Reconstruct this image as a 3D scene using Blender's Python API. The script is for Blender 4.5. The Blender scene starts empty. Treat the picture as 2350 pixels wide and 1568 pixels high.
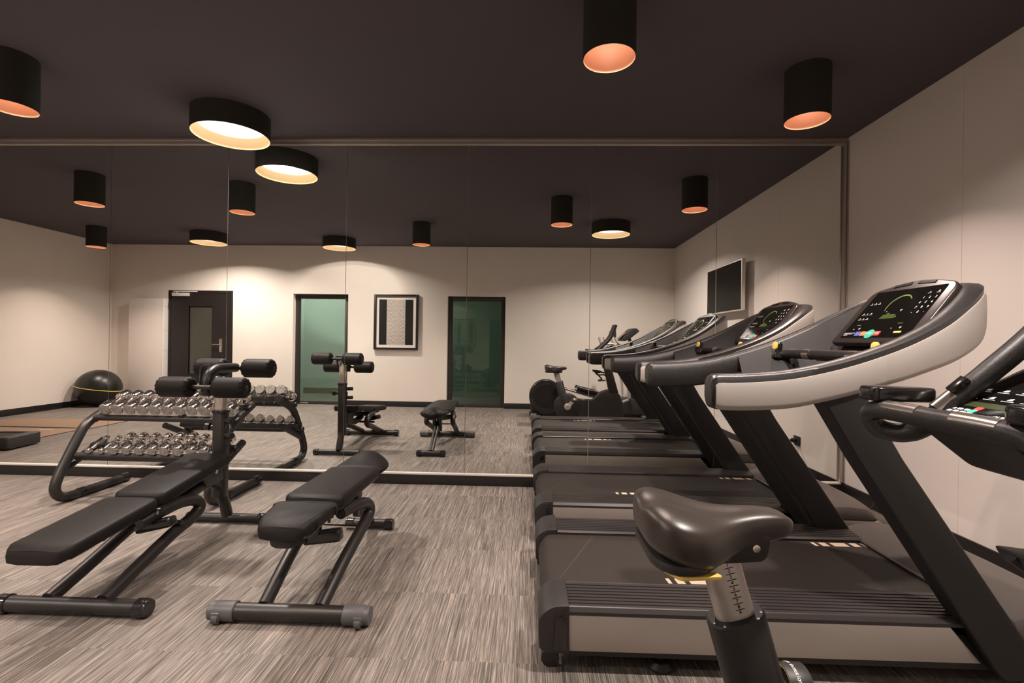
import bpy, bmesh, math, random
from mathutils import Vector, Matrix, noise
random.seed(7)
SC = bpy.context.scene
COL = SC.collection
PI = math.pi

# ------------------------------------------------------------------ camera, exposure, world
cam_d = bpy.data.cameras.new('camera'); cam = bpy.data.objects.new('camera', cam_d); COL.objects.link(cam)
cam_d.sensor_width = 36.0; cam_d.lens = 17.087; cam_d.clip_start = 0.02
YAW, PITCH, ROLL = -0.03364145, -0.00024582, 0.01397745
cy, sy, cp, sp = math.cos(YAW), math.sin(YAW), math.cos(PITCH), math.sin(PITCH)
fw = Vector((sy*cp, cy*cp, sp)); rt = Vector((cy, -sy, 0)); up = rt.cross(fw)
r2 = rt*math.cos(ROLL) + up*math.sin(ROLL); u2 = -rt*math.sin(ROLL) + up*math.cos(ROLL)
m = Matrix((( r2.x, u2.x, -fw.x, 0), (r2.y, u2.y, -fw.y, 0), (r2.z, u2.z, -fw.z, 1.2392), (0, 0, 0, 1)))
cam.matrix_world = m
SC.camera = cam
SC.view_settings.view_transform = 'Standard'; SC.view_settings.look = 'None'
SC.view_settings.gamma = 1.0; SC.view_settings.use_curve_mapping = False
SC.view_settings.exposure = 0.08
SC.cycles.max_bounces = 10; SC.cycles.diffuse_bounces = 5; SC.cycles.glossy_bounces = 6
SC.cycles.transparent_max_bounces = 8; SC.cycles.caustics_reflective = True
SC.cycles.blur_glossy = 0.5; SC.cycles.sample_clamp_indirect = 4.0
world = bpy.data.worlds.new('world'); SC.world = world; world.use_nodes = True
world.node_tree.nodes['Background'].inputs[0].default_value = (0.01, 0.009, 0.008, 1)
DRUM_POWER = 3.0       # emission strength of the drum diffusers
BULB_POWER = 26.0       # emission strength of the small bulbs inside the cylinders
DRUM_WATT = 62.0       # lamp set in each drum
SPOT_WATT = 19.0       # lamp set in each cylinder
WARM = (1.0, 0.885, 0.80)
BULBC = (1.0, 0.79, 0.69)

# room
XR, XL, YB, YM, H = 2.638, -7.886, -0.637, 4.15, 2.972

# ------------------------------------------------------------------ helpers
def new_mat(name):
    mt = bpy.data.materials.new(name); mt.use_nodes = True
    return mt, mt.node_tree.nodes, mt.node_tree.links, mt.node_tree.nodes['Principled BSDF']
def mat(name, col, rough=0.5, metal=0.0, spec=0.5, bump=0.0, bscale=200.0, var=0.0, vscale=30.0, emit=None, estr=0.0, coat=0.0):
    mt, N, L, b = new_mat(name)
    b.inputs['Base Color'].default_value = (*col, 1); b.inputs['Roughness'].default_value = rough
    b.inputs['Metallic'].default_value = metal; b.inputs['Specular IOR Level'].default_value = spec
    b.inputs['Coat Weight'].default_value = coat
    if emit:
        b.inputs['Emission Color'].default_value = (*emit, 1); b.inputs['Emission Strength'].default_value = estr
    if bump or var:
        tc = N.new('ShaderNodeTexCoord')
    if bump:
        n = N.new('ShaderNodeTexNoise'); n.inputs['Scale'].default_value = bscale; n.inputs['Detail'].default_value = 4
        L.new(tc.outputs['Object'], n.inputs['Vector'])
        bp = N.new('ShaderNodeBump'); bp.inputs['Strength'].default_value = bump; bp.inputs['Distance'].default_value = 0.002
        L.new(n.outputs['Fac'], bp.inputs['Height']); L.new(bp.outputs['Normal'], b.inputs['Normal'])
    if var:
        n = N.new('ShaderNodeTexNoise'); n.inputs['Scale'].default_value = vscale; n.inputs['Detail'].default_value = 5
        L.new(tc.outputs['Object'], n.inputs['Vector'])
        r = N.new('ShaderNodeValToRGB'); r.color_ramp.elements[0].position = 0.3; r.color_ramp.elements[1].position = 0.7
        r.color_ramp.elements[0].color = (*[c*(1-var) for c in col], 1); r.color_ramp.elements[1].color = (*[min(1, c*(1+var)) for c in col], 1)
        L.new(n.outputs['Fac'], r.inputs['Fac']); L.new(r.outputs['Color'], b.inputs['Base Color'])
    return mt

M = {}
M['wall'] = mat('painted_wall', (0.80, 0.73, 0.665), 0.85, spec=0.2, bump=0.05, bscale=300, var=0.015, vscale=3)
M['wall_panel'] = mat('painted_panel_wall', (0.76, 0.70, 0.655), 0.7, spec=0.25, bump=0.03, bscale=300)
M['ceiling'] = mat('dark_ceiling_paint', (0.098, 0.085, 0.093), 0.9, spec=0.15, bump=0.05, bscale=200)
M['skirting'] = mat('black_skirting', (0.012, 0.010, 0.010), 0.45, bump=0.03)
M['mirror_glass'] = mat('mirror_silvering', (0.90, 0.91, 0.885), 0.0, metal=1.0)
M['trim'] = mat('satin_aluminium_trim', (0.50, 0.44, 0.40), 0.42, metal=0.7)
M['strip'] = mat('bright_aluminium_strip', (0.80, 0.75, 0.70), 0.45, metal=0.3)
M['black_metal'] = mat('black_powder_coated_steel', (0.017, 0.0145, 0.0135), 0.38, bump=0.08, bscale=900)
M['black_gloss'] = mat('glossy_black_plastic', (0.014, 0.012, 0.0125), 0.16, spec=0.6)
M['black_plastic'] = mat('matt_black_plastic', (0.019, 0.0165, 0.016), 0.5, bump=0.1, bscale=700)
M['shell'] = mat('dark_grey_console_shell', (0.013, 0.0115, 0.0115), 0.55, spec=0.3, bump=0.15, bscale=800)
M['console'] = mat('dark_brown_console_frame', (0.026, 0.020, 0.018), 0.33, spec=0.5, bump=0.03)
M['column'] = mat('black_column_paint', (0.011, 0.0095, 0.009), 0.55, bump=0.04, bscale=700)
M['vinyl'] = mat('black_vinyl_upholstery', (0.0115, 0.0098, 0.0090), 0.52, spec=0.2, bump=0.25, bscale=450, var=0.06, vscale=12)
M['vinyl_side'] = mat('black_vinyl_side', (0.012, 0.0105, 0.010), 0.45, spec=0.5, bump=0.2, bscale=450)
M['saddle'] = mat('soft_black_saddle_skin', (0.035, 0.026, 0.022), 0.34, spec=0.6, bump=0.12, bscale=1200)
M['chrome'] = mat('chrome', (0.93, 0.89, 0.86), 0.13, metal=1.0)
M['cast'] = mat('cast_grey_end_face', (0.36, 0.335, 0.31), 0.5, metal=0.3, bump=2.5, bscale=70, var=0.35, vscale=60)
M['silver'] = mat('silver_painted_plastic', (0.40, 0.36, 0.335), 0.42, metal=0.15)
M['silver_panel'] = mat('satin_silver_side_panel', (0.36, 0.315, 0.285), 0.36, metal=0.45)
M['steel'] = mat('brushed_steel', (0.72, 0.66, 0.62), 0.25, metal=1.0)
M['charcoal_cover'] = mat('charcoal_motor_cover', (0.072, 0.060, 0.054), 0.36, bump=0.3, bscale=500)
M['belt'] = mat('running_belt', (0.026, 0.0215, 0.0185), 0.6, spec=0.25, bump=0.6, bscale=420, var=0.12, vscale=160)
M['rib'] = mat('ribbed_foot_rail', (0.024, 0.020, 0.020), 0.42, bump=0.05)
M['mark'] = mat('cream_belt_marking', (0.68, 0.54, 0.40), 0.6)
M['screen'] = mat('black_glass_screen', (0.006, 0.0055, 0.005), 0.09, spec=0.6)
M['white_mark'] = mat('white_print', (0.75, 0.72, 0.70), 0.5, emit=(1, .95, .9), estr=0.12)
M['green_led'] = mat('green_led', (0.08, 0.12, 0.03), 0.4, emit=(0.35, 0.5, 0.06), estr=0.22)
M['blue'] = mat('blue_button', (0.09, 0.11, 0.40), 0.4, emit=(0.1, 0.13, 0.5), estr=0.25)
M['orange'] = mat('orange_button', (0.72, 0.22, 0.08), 0.4, emit=(0.8, 0.25, 0.1), estr=0.2)
M['teal_button'] = mat('green_start_button', (0.05, 0.38, 0.28), 0.4, emit=(0.05, 0.45, 0.33), estr=0.2)
M['red'] = mat('red_button', (0.62, 0.06, 0.05), 0.4, emit=(0.7, 0.08, 0.07), estr=0.15)
M['yellow'] = mat('yellow_plastic', (0.75, 0.53, 0.13), 0.4)
M['yellow_paint'] = mat('yellow_rubber_line', (0.75, 0.55, 0.08), 0.5)
M['grey_cap'] = mat('grey_wheel_cap_plastic', (0.090, 0.088, 0.092), 0.42, bump=0.15, bscale=600)
M['lamp_black'] = mat('matt_black_lamp_shade', (0.034, 0.032, 0.027), 0.85, spec=0.15)
M['copper_inner'] = mat('salmon_reflector', (0.66, 0.345, 0.20), 0.5)
M['gold_inner'] = mat('cream_gold_reflector', (0.92, 0.68, 0.38), 0.5)
M['rubber'] = mat('black_rubber_ball_skin', (0.012, 0.011, 0.0105), 0.35, bump=0.15, bscale=300)
M['mat_brown'] = mat('tan_exercise_mat', (0.25, 0.155, 0.095), 0.7, bump=0.3, bscale=300, var=0.05, vscale=8)
M['mat_edge'] = mat('mat_edge_binding', (0.05, 0.035, 0.025), 0.7, bump=0.1)
M['teal_wall'] = mat('teal_wall_paint', (0.44, 0.445, 0.44), 0.8, bump=0.03)
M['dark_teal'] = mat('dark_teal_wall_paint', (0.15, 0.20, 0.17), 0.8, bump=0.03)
M['frame_dark'] = mat('dark_bronze_door_frame', (0.046, 0.039, 0.036), 0.4, metal=0.3)
M['door_black'] = mat('black_door_leaf', (0.016, 0.012, 0.012), 0.38, bump=0.05)
M['door_glass'] = mat('dim_green_door_glass', (0.060, 0.062, 0.047), 0.12)
M['white_paint'] = mat('white_cabinet_laminate', (0.78, 0.71, 0.66), 0.5, bump=0.02)
M['mount'] = mat('picture_mount_card', (0.80, 0.74, 0.68), 0.8, bump=0.05)
M['black_print'] = mat('black_print', (0.008, 0.008, 0.008), 0.35)

def diffuser(name, col, strength):
    mt, N, L, b = new_mat(name)
    e = N.new('ShaderNodeEmission'); e.inputs[0].default_value = (*col, 1); e.inputs[1].default_value = strength
    L.new(e.outputs[0], N['Material Output'].inputs[0]); return mt
M['diffuser'] = diffuser('lit_drum_diffuser', WARM, DRUM_POWER)
M['bulb'] = diffuser('lit_bulb', BULBC, BULB_POWER)

def glass_mat(name, tint):
    mt, N, L, b = new_mat(name)
    t = N.new('ShaderNodeBsdfTransparent'); t.inputs[0].default_value = (*tint, 1)
    g = N.new('ShaderNodeBsdfGlossy'); g.inputs['Roughness'].default_value = 0.0
    fr = N.new('ShaderNodeFresnel'); fr.inputs['IOR'].default_value = 1.45
    mx = N.new('ShaderNodeMixShader'); L.new(fr.outputs[0], mx.inputs[0]); L.new(t.outputs[0], mx.inputs[1]); L.new(g.outputs[0], mx.inputs[2])
    L.new(mx.outputs[0], N['Material Output'].inputs[0]); return mt
M['glass'] = glass_mat('clear_door_glass', (0.80, 0.90, 0.84))

def speckle_mat():
    mt, N, L, b = new_mat('charcoal_speckled_grip')
    tc = N.new('ShaderNodeTexCoord'); n = N.new('ShaderNodeTexNoise'); n.inputs['Scale'].default_value = 900; n.inputs['Detail'].default_value = 2
    L.new(tc.outputs['Object'], n.inputs['Vector'])
    r = N.new('ShaderNodeValToRGB'); r.color_ramp.elements[0].position = 0.52; r.color_ramp.elements[1].position = 0.72
    r.color_ramp.elements[0].color = (0.014, 0.0125, 0.013, 1); r.color_ramp.elements[1].color = (0.11, 0.10, 0.098, 1)
    L.new(n.outputs['Fac'], r.inputs['Fac']); L.new(r.outputs['Color'], b.inputs['Base Color'])
    b.inputs['Roughness'].default_value = 0.33
    bp = N.new('ShaderNodeBump'); bp.inputs['Strength'].default_value = 0.25; bp.inputs['Distance'].default_value = 0.001
    L.new(n.outputs['Fac'], bp.inputs['Height']); L.new(bp.outputs['Normal'], b.inputs['Normal'])
    return mt
M['speckle'] = speckle_mat()

def carpet_mat():
    mt, N, L, b = new_mat('streaked_vinyl_weave_floor')
    tc = N.new('ShaderNodeTexCoord')
    sep = N.new('ShaderNodeSeparateXYZ'); L.new(tc.outputs['Object'], sep.inputs[0])
    def math_(op, a, bb=None):
        nd = N.new('ShaderNodeMath'); nd.operation = op
        for k, v in enumerate((a, bb)):
            if v is None: continue
            if isinstance(v, (int, float)): nd.inputs[k].default_value = v
            else: L.new(v, nd.inputs[k])
        return nd.outputs[0]
    fx = math_('FLOOR', math_('MULTIPLY', sep.outputs['X'], 2.0)); fy = math_('FLOOR', math_('MULTIPLY', math_('ADD', sep.outputs['Y'], 0.13), 2.0))
    cid = N.new('ShaderNodeCombineXYZ'); L.new(fx, cid.inputs[0]); L.new(fy, cid.inputs[1])
    wn = N.new('ShaderNodeTexWhiteNoise'); L.new(cid.outputs[0], wn.inputs['Vector'])
    off = math_('MULTIPLY', wn.outputs['Value'], 40.0)
    def streak(sx, sy_, zoff, detail):
        c = N.new('ShaderNodeCombineXYZ')
        L.new(math_('MULTIPLY', sep.outputs['X'], sx), c.inputs[0]); L.new(math_('MULTIPLY', sep.outputs['Y'], sy_), c.inputs[1])
        L.new(math_('ADD', off, zoff), c.inputs[2])
        n = N.new('ShaderNodeTexNoise'); n.inputs['Scale'].default_value = 1.0; n.inputs['Detail'].default_value = detail; n.inputs['Roughness'].default_value = 0.6
        L.new(c.outputs[0], n.inputs['Vector']); return n.outputs['Fac']
    a = streak(290, 3.6, 0, 3); c2 = streak(80, 1.6, 9, 2); c3 = streak(620, 11, 3, 1)
    s = math_('ADD', math_('ADD', math_('MULTIPLY', a, 0.55), math_('MULTIPLY', c2, 0.17)), math_('MULTIPLY', c3, 0.28))
    s = math_('ADD', s, math_('MULTIPLY', math_('SUBTRACT', wn.outputs['Value'], 0.5), 0.025))
    r = N.new('ShaderNodeValToRGB'); el = r.color_ramp.elements
    el[0].position = 0.375; el[0].color = (0.042, 0.037, 0.033, 1); el[1].position = 0.64; el[1].color = (0.37, 0.325, 0.285, 1)
    e2 = el.new(0.49); e2.color = (0.142, 0.122, 0.107, 1)
    L.new(s, r.inputs['Fac']); L.new(r.outputs['Color'], b.inputs['Base Color'])
    b.inputs['Roughness'].default_value = 0.6; b.inputs['Specular IOR Level'].default_value = 0.35
    bp = N.new('ShaderNodeBump'); bp.inputs['Strength'].default_value = 0.3; bp.inputs['Distance'].default_value = 0.001
    L.new(s, bp.inputs['Height']); L.new(bp.outputs['Normal'], b.inputs['Normal'])
    return mt
M['floor'] = carpet_mat()

def obj(name, bm, m_, parent=None, smooth=35, loc=None):
    me = bpy.data.meshes.new(name); bmesh.ops.recalc_face_normals(bm, faces=bm.faces); bm.to_mesh(me); bm.free()
    me.materials.append(M[m_] if isinstance(m_, str) else m_)
    if smooth is not None:
        for p in me.polygons: p.use_smooth = True
        me.set_sharp_from_angle(angle=math.radians(smooth))
    o = bpy.data.objects.new(name, me); COL.objects.link(o)
    if parent: o.parent = parent
    if loc: o.location = loc
    return o
def tag(o, label=None, cat=None, group=None, kind=None):
    if label: o['label'] = label
    if cat: o['category'] = cat
    if group: o['group'] = group
    if kind: o['kind'] = kind
    return o
def thing(name, label, cat, loc=(0, 0, 0), group=None, rz=0):
    o = bpy.data.objects.new(name, None); COL.objects.link(o); o.location = loc; o.rotation_euler = (0, 0, rz); o.empty_display_size = 0.1
    return tag(o, label, cat, group)
def struct(name, bm, m_, smooth=35):
    o = obj(name, bm, m_, smooth=smooth); o['kind'] = 'structure'; return o
def copy_tree(o, parent=None):
    c = o.copy(); COL.objects.link(c); c.parent = parent
    for ch in list(o.children): copy_tree(ch, c)
    return c
def NB(): return bmesh.new()
def box(bm, x0, x1, y0, y1, z0, z1, bev=0.0, seg=2, mtx=None):
    vs = [bm.verts.new((x, y, z)) for x in (x0, x1) for y in (y0, y1) for z in (z0, z1)]
    f = [(0, 1, 3, 2), (4, 6, 7, 5), (0, 4, 5, 1), (2, 3, 7, 6), (0, 2, 6, 4), (1, 5, 7, 3)]
    fs = [bm.faces.new([vs[i] for i in q]) for q in f]
    if bev:
        es = list({e for q in fs for e in q.edges})
        r = bmesh.ops.bevel(bm, geom=es, offset=bev, segments=seg, affect='EDGES', profile=0.5, clamp_overlap=True)
        vs = list({v for f_ in r['faces'] for v in f_.verts} | {v for v in vs if v.is_valid})
    if mtx is not None: bmesh.ops.transform(bm, matrix=mtx, verts=[v for v in vs if v.is_valid])
    return bm
def prism(bm, pts, y0, y1, axis='Y', bev=0.0, seg=2):
    """closed outline pts extruded along an axis; pts are (x,z) for Y, (y,z) for X, (x,y) for Z"""
    def P(a, b, c): return (a, c, b) if axis == 'Y' else ((c, a, b) if axis == 'X' else (a, b, c))
    A = [bm.verts.new(P(a, b, y0)) for a, b in pts]; B = [bm.verts.new(P(a, b, y1)) for a, b in pts]
    n = len(pts); fa = bm.faces.new(A); fb = bm.faces.new(B[::-1])
    side = [bm.faces.new((A[i], B[i], B[(i+1) % n], A[(i+1) % n])) for i in range(n)]
    bmesh.ops.recalc_face_normals(bm, faces=[fa, fb]+side)
    if bev:
        es = list(set(fa.edges) | set(fb.edges))
        bmesh.ops.bevel(bm, geom=es, offset=bev, segments=seg, affect='EDGES', profile=0.5, clamp_overlap=True)
    return bm
def rounded(pts, r, n=5):
    """round the corners of a 2-D outline"""
    out = []; N_ = len(pts)
    for i in range(N_):
        p = Vector(pts[i]); a = Vector(pts[i-1]); b = Vector(pts[(i+1) % N_])
        rr = r[i] if isinstance(r, (list, tuple)) else r
        da, db = (a-p), (b-p); t = min(rr, da.length*0.48, db.length*0.48)
        if t < 1e-5: out.append(tuple(p)); continue
        s, e = p+da.normalized()*t, p+db.normalized()*t
        for k in range(n+1):
            u = k/n; out.append(tuple(s*(1-u)**2 + p*2*u*(1-u) + e*u*u))
    return out
def smooth_path(pts, n=6):
    P = [Vector(p) for p in pts]; out = []
    for i in range(len(P)-1):
        p0 = P[i-1] if i else P[0]*2-P[1]; p1, p2 = P[i], P[i+1]; p3 = P[i+2] if i+2 < len(P) else P[-1]*2-P[-2]
        for k in range(n):
            t = k/n
            out.append(0.5*((2*p1)+(p2-p0)*t+(2*p0-5*p1+4*p2-p3)*t*t+(3*p1-p0-3*p2+p3)*t**3))
    out.append(P[-1]); return out
def fillet_path(pts, r, n=7):
    P = [Vector(p) for p in pts]; out = [P[0]]
    for i in range(1, len(P)-1):
        p = P[i]; da, db = P[i-1]-p, P[i+1]-p; t = min(r, da.length*0.49, db.length*0.49)
        s, e = p+da.normalized()*t, p+db.normalized()*t
        for k in range(n+1):
            u = k/n; out.append(s*(1-u)**2 + p*2*u*(1-u) + e*u*u)
    out.append(P[-1]); return out
def tube(bm, pts, r, seg=16, cap=True, radii=None, flat=1.0):
    P = [Vector(p) for p in pts]; rings = []
    t0 = (P[1]-P[0]).normalized(); ref = Vector((0, 0, 1)) if abs(t0.z) < 0.9 else Vector((1, 0, 0))
    nrm = (ref - t0*ref.dot(t0)).normalized()
    for i, p in enumerate(P):
        t = ((P[min(i+1, len(P)-1)]-P[max(i-1, 0)])).normalized()
        nrm = (nrm - t*nrm.dot(t)).normalized(); bn = t.cross(nrm)
        rr = radii[i] if radii else r
        rings.append([bm.verts.new(p + (nrm*math.cos(a)*rr*flat + bn*math.sin(a)*rr)) for a in [2*PI*k/seg for k in range(seg)]])
    for a, b in zip(rings, rings[1:]):
        for k in range(seg): bm.faces.new((a[k], a[(k+1) % seg], b[(k+1) % seg], b[k]))
    if cap: bm.faces.new(rings[0][::-1]); bm.faces.new(rings[-1])
    return bm
def lathe(bm, prof, seg=32, mtx=None, cap=True):
    """prof: (radius, z) list, revolved about Z"""
    rings = []; new = []
    for r, z in prof:
        if r < 1e-6: v = bm.verts.new((0, 0, z)); rings.append([v]); new.append(v)
        else:
            q = [bm.verts.new((r*math.cos(2*PI*k/seg), r*math.sin(2*PI*k/seg), z)) for k in range(seg)]; rings.append(q); new += q
    for a, b in zip(rings, rings[1:]):
        for k in range(seg):
            k2 = (k+1) % seg
            if len(a) == 1 and len(b) == 1: continue
            if len(a) == 1: bm.faces.new((a[0], b[k], b[k2]))
            elif len(b) == 1: bm.faces.new((a[k], a[k2], b[0]))
            else: bm.faces.new((a[k], a[k2], b[k2], b[k]))
    if cap:
        if len(rings[0]) > 1: bm.faces.new(rings[0][::-1])
        if len(rings[-1]) > 1: bm.faces.new(rings[-1])
    if mtx is not None: bmesh.ops.transform(bm, matrix=mtx, verts=new)
    return bm
def along(p, d):
    """matrix taking local Z to direction d at p"""
    return Matrix.Translation(Vector(p)) @ Vector(d).to_track_quat('Z', 'Y').to_matrix().to_4x4()
def frame(o, xd, yd):
    """matrix with given origin, local X and local Y directions"""
    x = Vector(xd).normalized(); z = x.cross(Vector(yd)).normalized(); y = z.cross(x)
    return Matrix(((x.x, y.x, z.x, o[0]), (x.y, y.y, z.y, o[1]), (x.z, y.z, z.z, o[2]), (0, 0, 0, 1)))
def text_into(bm, s, size, mtx, ext=0.0003, align='CENTER'):
    cu = bpy.data.curves.new('lettering', 'FONT'); cu.body = s; cu.size = size; cu.align_x = align; cu.align_y = 'CENTER'; cu.extrude = ext; cu.resolution_u = 2
    to = bpy.data.objects.new('lettering', cu); COL.objects.link(to)
    bpy.context.view_layer.update()
    me = bpy.data.meshes.new_from_object(to.evaluated_get(bpy.context.evaluated_depsgraph_get()))
    me.transform(mtx); bm.from_mesh(me)
    bpy.data.objects.remove(to); bpy.data.curves.remove(cu); bpy.data.meshes.remove(me)

# ------------------------------------------------------------------ room shell
bm = NB(); box(bm, XL-0.2, XR+0.2, -2.9, YM+0.25, -0.1, 0.0); struct('floor', bm, 'floor', None)
bm = NB(); box(bm, XL-0.2, XR+0.2, -2.9, YM+0.25, H, H+0.1); struct('ceiling', bm, 'ceiling', None)
bm = NB(); box(bm, XL-0.2, XL, YB-0.2, YM+0.25, 0, H); struct('wall_left', bm, 'wall', None)
bm = NB()   # right wall of flush panels with hairline joints
ys = [YB-0.2, 0.56, 1.81, 3.06, YM+0.25]
for a, b in zip(ys, ys[1:]): box(bm, XR, XR+0.2, a+0.0012, b-0.0012, 0, H)
box(bm, XR+0.004, XR+0.2, YB-0.2, YM+0.25, 0, H)
struct('wall_right', bm, 'wall_panel', None)
bm = NB(); box(bm, XL, XR, YM+0.012, YM+0.25, 0, H); struct('wall_front', bm, 'wall', None)
# back wall with three door openings
OPEN = [(-6.78, -5.545, 2.115), (-4.40, -3.36, 2.075), (-1.50, -0.43, 2.06)]
bm = NB(); x = XL
for a, b, zt in OPEN:
    box(bm, x, a, YB-0.2, YB, 0, H); box(bm, a, b, YB-0.2, YB, zt, H); x = b
box(bm, x, XR, YB-0.2, YB, 0, H); struct('wall_back', bm, 'wall', None)
# passage behind the glazed doors
bm = NB(); box(bm, XL, -2.4, -2.85, -2.6, 0, H); box(bm, -5.2, -5.1, -2.6, YB-0.2, 0, H); struct('wall_corridor', bm, 'teal_wall', None)
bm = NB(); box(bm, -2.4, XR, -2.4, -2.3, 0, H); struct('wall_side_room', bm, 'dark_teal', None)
bm = NB(); box(bm, -5.1, -2.45, -2.6, -2.585, 0, 0.125); struct('baseboard_corridor', bm, mat('taupe_skirting', (0.16, 0.14, 0.10), 0.5, bump=0.02), None)
# skirtings
bm = NB(); box(bm, XL, XL+0.014, YB, YM, 0, 0.10, 0.003); struct('baseboard_left', bm, 'skirting')
bm = NB(); box(bm, XR-0.014, XR, YB, YM, 0, 0.10, 0.003); struct('baseboard_right', bm, 'skirting')
bm = NB(); x = XL
for a, b, zt in OPEN: box(bm, x, a-0.001, YB, YB+0.014, 0, 0.10, 0.003); x = b+0.001
box(bm, x, XR, YB, YB+0.014, 0, 0.10, 0.003)
for a in (-4.40, -3.36): box(bm, a-0.003 if a < -4 else a-0.011, a+0.011 if a < -4 else a+0.003, YB-0.085, YB+0.01, 0, 0.10)
struct('baseboard_back', bm, 'skirting')
bm = NB(); box(bm, XL, XR, YM-0.012, YM+0.012, 0, 0.086, 0.003); struct('baseboard_front', bm, 'skirting')
bm = NB(); box(bm, XL, XR-0.02, YM-0.016, YM+0.012, 0.086, 0.102, 0.002); struct('trim_1', bm, 'strip')
bm = NB(); box(bm, XL, XR, YM-0.022, YM+0.012, 2.945, H, 0.002); box(bm, XL, XR, YM-0.012, YM+0.012, 2.916, 2.945, 0.002); struct('trim_2', bm, 'trim')
bm = NB(); box(bm, XR-0.036, XR-0.012, YM-0.024, YM+0.012, 0.102, 2.916, 0.002); box(bm, XR-0.010, XR, YM-0.034, YM+0.012, 0.102, 2.945, 0.002); struct('trim_3', bm, 'trim')
# mirror panels
edges = [2.602, 1.572, 0.518, -0.533, -1.585, -2.632, -3.682, -4.74]
says = ['tall wall mirror panel in the right corner, reflecting the television half', 'tall wall mirror panel beside the corner panel, reflecting the treadmill consoles',
        'tall wall mirror panel reflecting the right half of the dark glazed door and exercise bike', 'tall wall mirror panel reflecting the framed herringbone picture and the black bench',
        'tall wall mirror panel reflecting the teal glazed door, behind the ab bench post', 'tall wall mirror panel reflecting the black door and white cabinet, behind the dumbbells',
        'leftmost tall wall mirror panel, reflecting the ball and the tan mats']
for i, s in enumerate(says):
    bm = NB(); box(bm, edges[i+1]+0.002, edges[i]-0.002, YM, YM+0.006, 0.102, 2.916)
    tag(obj('mirror_panel', bm, 'mirror_glass', smooth=None), s, 'mirror', 'mirror panels lining the front wall')

# ------------------------------------------------------------------ doors in the back wall
def glazed_door(name, a, b, zt, yb, sill):
    bm = NB(); t = 0.085
    for bx in ((a, a+t, 0, zt), (b-t, b, 0, zt), (a+t, b-t, zt-t, zt), (a+t, b-t, 0, 0.06)):
        box(bm, bx[0], bx[1], yb-0.05, yb, bx[2], bx[3], 0.004)
    fr = struct(name, bm, 'frame_dark')
    bm = NB(); box(bm, a+t-0.01, b-t+0.01, yb-0.032, yb-0.022, 0.05, zt-t+0.01); obj('pane', bm, 'glass', fr, None)
    if sill:
        bm = NB(); box(bm, a+0.10, a+0.26, yb, yb+0.003, 0.02, 0.035, 0.001); obj('sill_plate', bm, 'steel', fr)
    return fr
d2 = glazed_door('door_2', -4.40, -3.36, 2.075, YB-0.10, True)
d3 = glazed_door('door_3', -1.50, -0.43, 2.06, YB-0.08, False)
a, b, zt = OPEN[0]
bm = NB()
for bx in ((a, a+0.05, 0, zt), (b-0.05, b, 0, zt), (a+0.05, b-0.05, zt-0.045, zt)): box(bm, bx[0], bx[1], YB-0.12, YB+0.012, bx[2], bx[3], 0.003)
gx0, gx1, gz0, gz1 = -6.385, -5.945, 0.55, 1.82
for bx in ((a+0.05, gx0, 0.01, zt-0.045), (gx1, b-0.05, 0.01, zt-0.045), (gx0, gx1, 0.01, gz0), (gx0, gx1, gz1, zt-0.045)):
    box(bm, bx[0], bx[1], YB-0.05, YB+0.005, bx[2], bx[3])
d1 = struct('door_1', bm, 'door_black')
bm = NB(); box(bm, gx0, gx1, YB-0.03, YB-0.02, gz0, gz1); obj('pane', bm, 'door_glass', d1, None)
bm = NB(); box(bm, gx0-0.012, gx0, YB-0.02, YB+0.009, gz0-0.012, gz1+0.012, 0.002); box(bm, gx1, gx1+0.012, YB-0.02, YB+0.009, gz0-0.012, gz1+0.012, 0.002)
box(bm, gx0, gx1, YB-0.02, YB+0.009, gz1, gz1+0.012, 0.002); box(bm, gx0, gx1, YB-0.02, YB+0.009, gz0-0.012, gz0, 0.002); obj('glazing_bead', bm, 'door_black', d1)
bm = NB(); box(bm, -6.69, -6.37, YB+0.006, YB+0.055, 2.005, 2.065, 0.005); cl = obj('door_closer', bm, 'strip', d1)
bm = NB(); box(bm, -6.67, -6.22, YB+0.012, YB+0.04, 2.083, 2.100, 0.003); box(bm, -6.60, -6.585, YB+0.03, YB+0.05, 2.06, 2.09, 0.002); obj('closer_arm', bm, 'strip', cl)
for z0, z1 in ((1.76, 1.93), (0.25, 0.40)):
    bm = NB(); box(bm, -6.795, -6.765, YB+0.012, YB+0.035, z0, z1, 0.005); obj('hinge', bm, 'steel', d1)
bm = NB(); prism(bm, rounded([(-5.79, 0.96), (-5.735, 0.96), (-5.735, 1.215), (-5.79, 1.215)], 0.02), YB+0.005, YB+0.014, bev=0.002); hp = obj('handle_plate', bm, 'steel', d1)
bm = NB(); tube(bm, fillet_path([(-5.762, YB+0.012, 1.105), (-5.762, YB+0.06, 1.105), (-5.90, YB+0.06, 1.105)], 0.015), 0.009, 10); obj('door_handle', bm, 'steel', hp)
bm = NB(); lathe(bm, [(0.012, 0), (0.012, 0.008), (0, 0.008)], 16, along((-5.762, YB+0.013, 1.165), (0, 1, 0))); obj('lock', bm, 'steel', hp)

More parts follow.
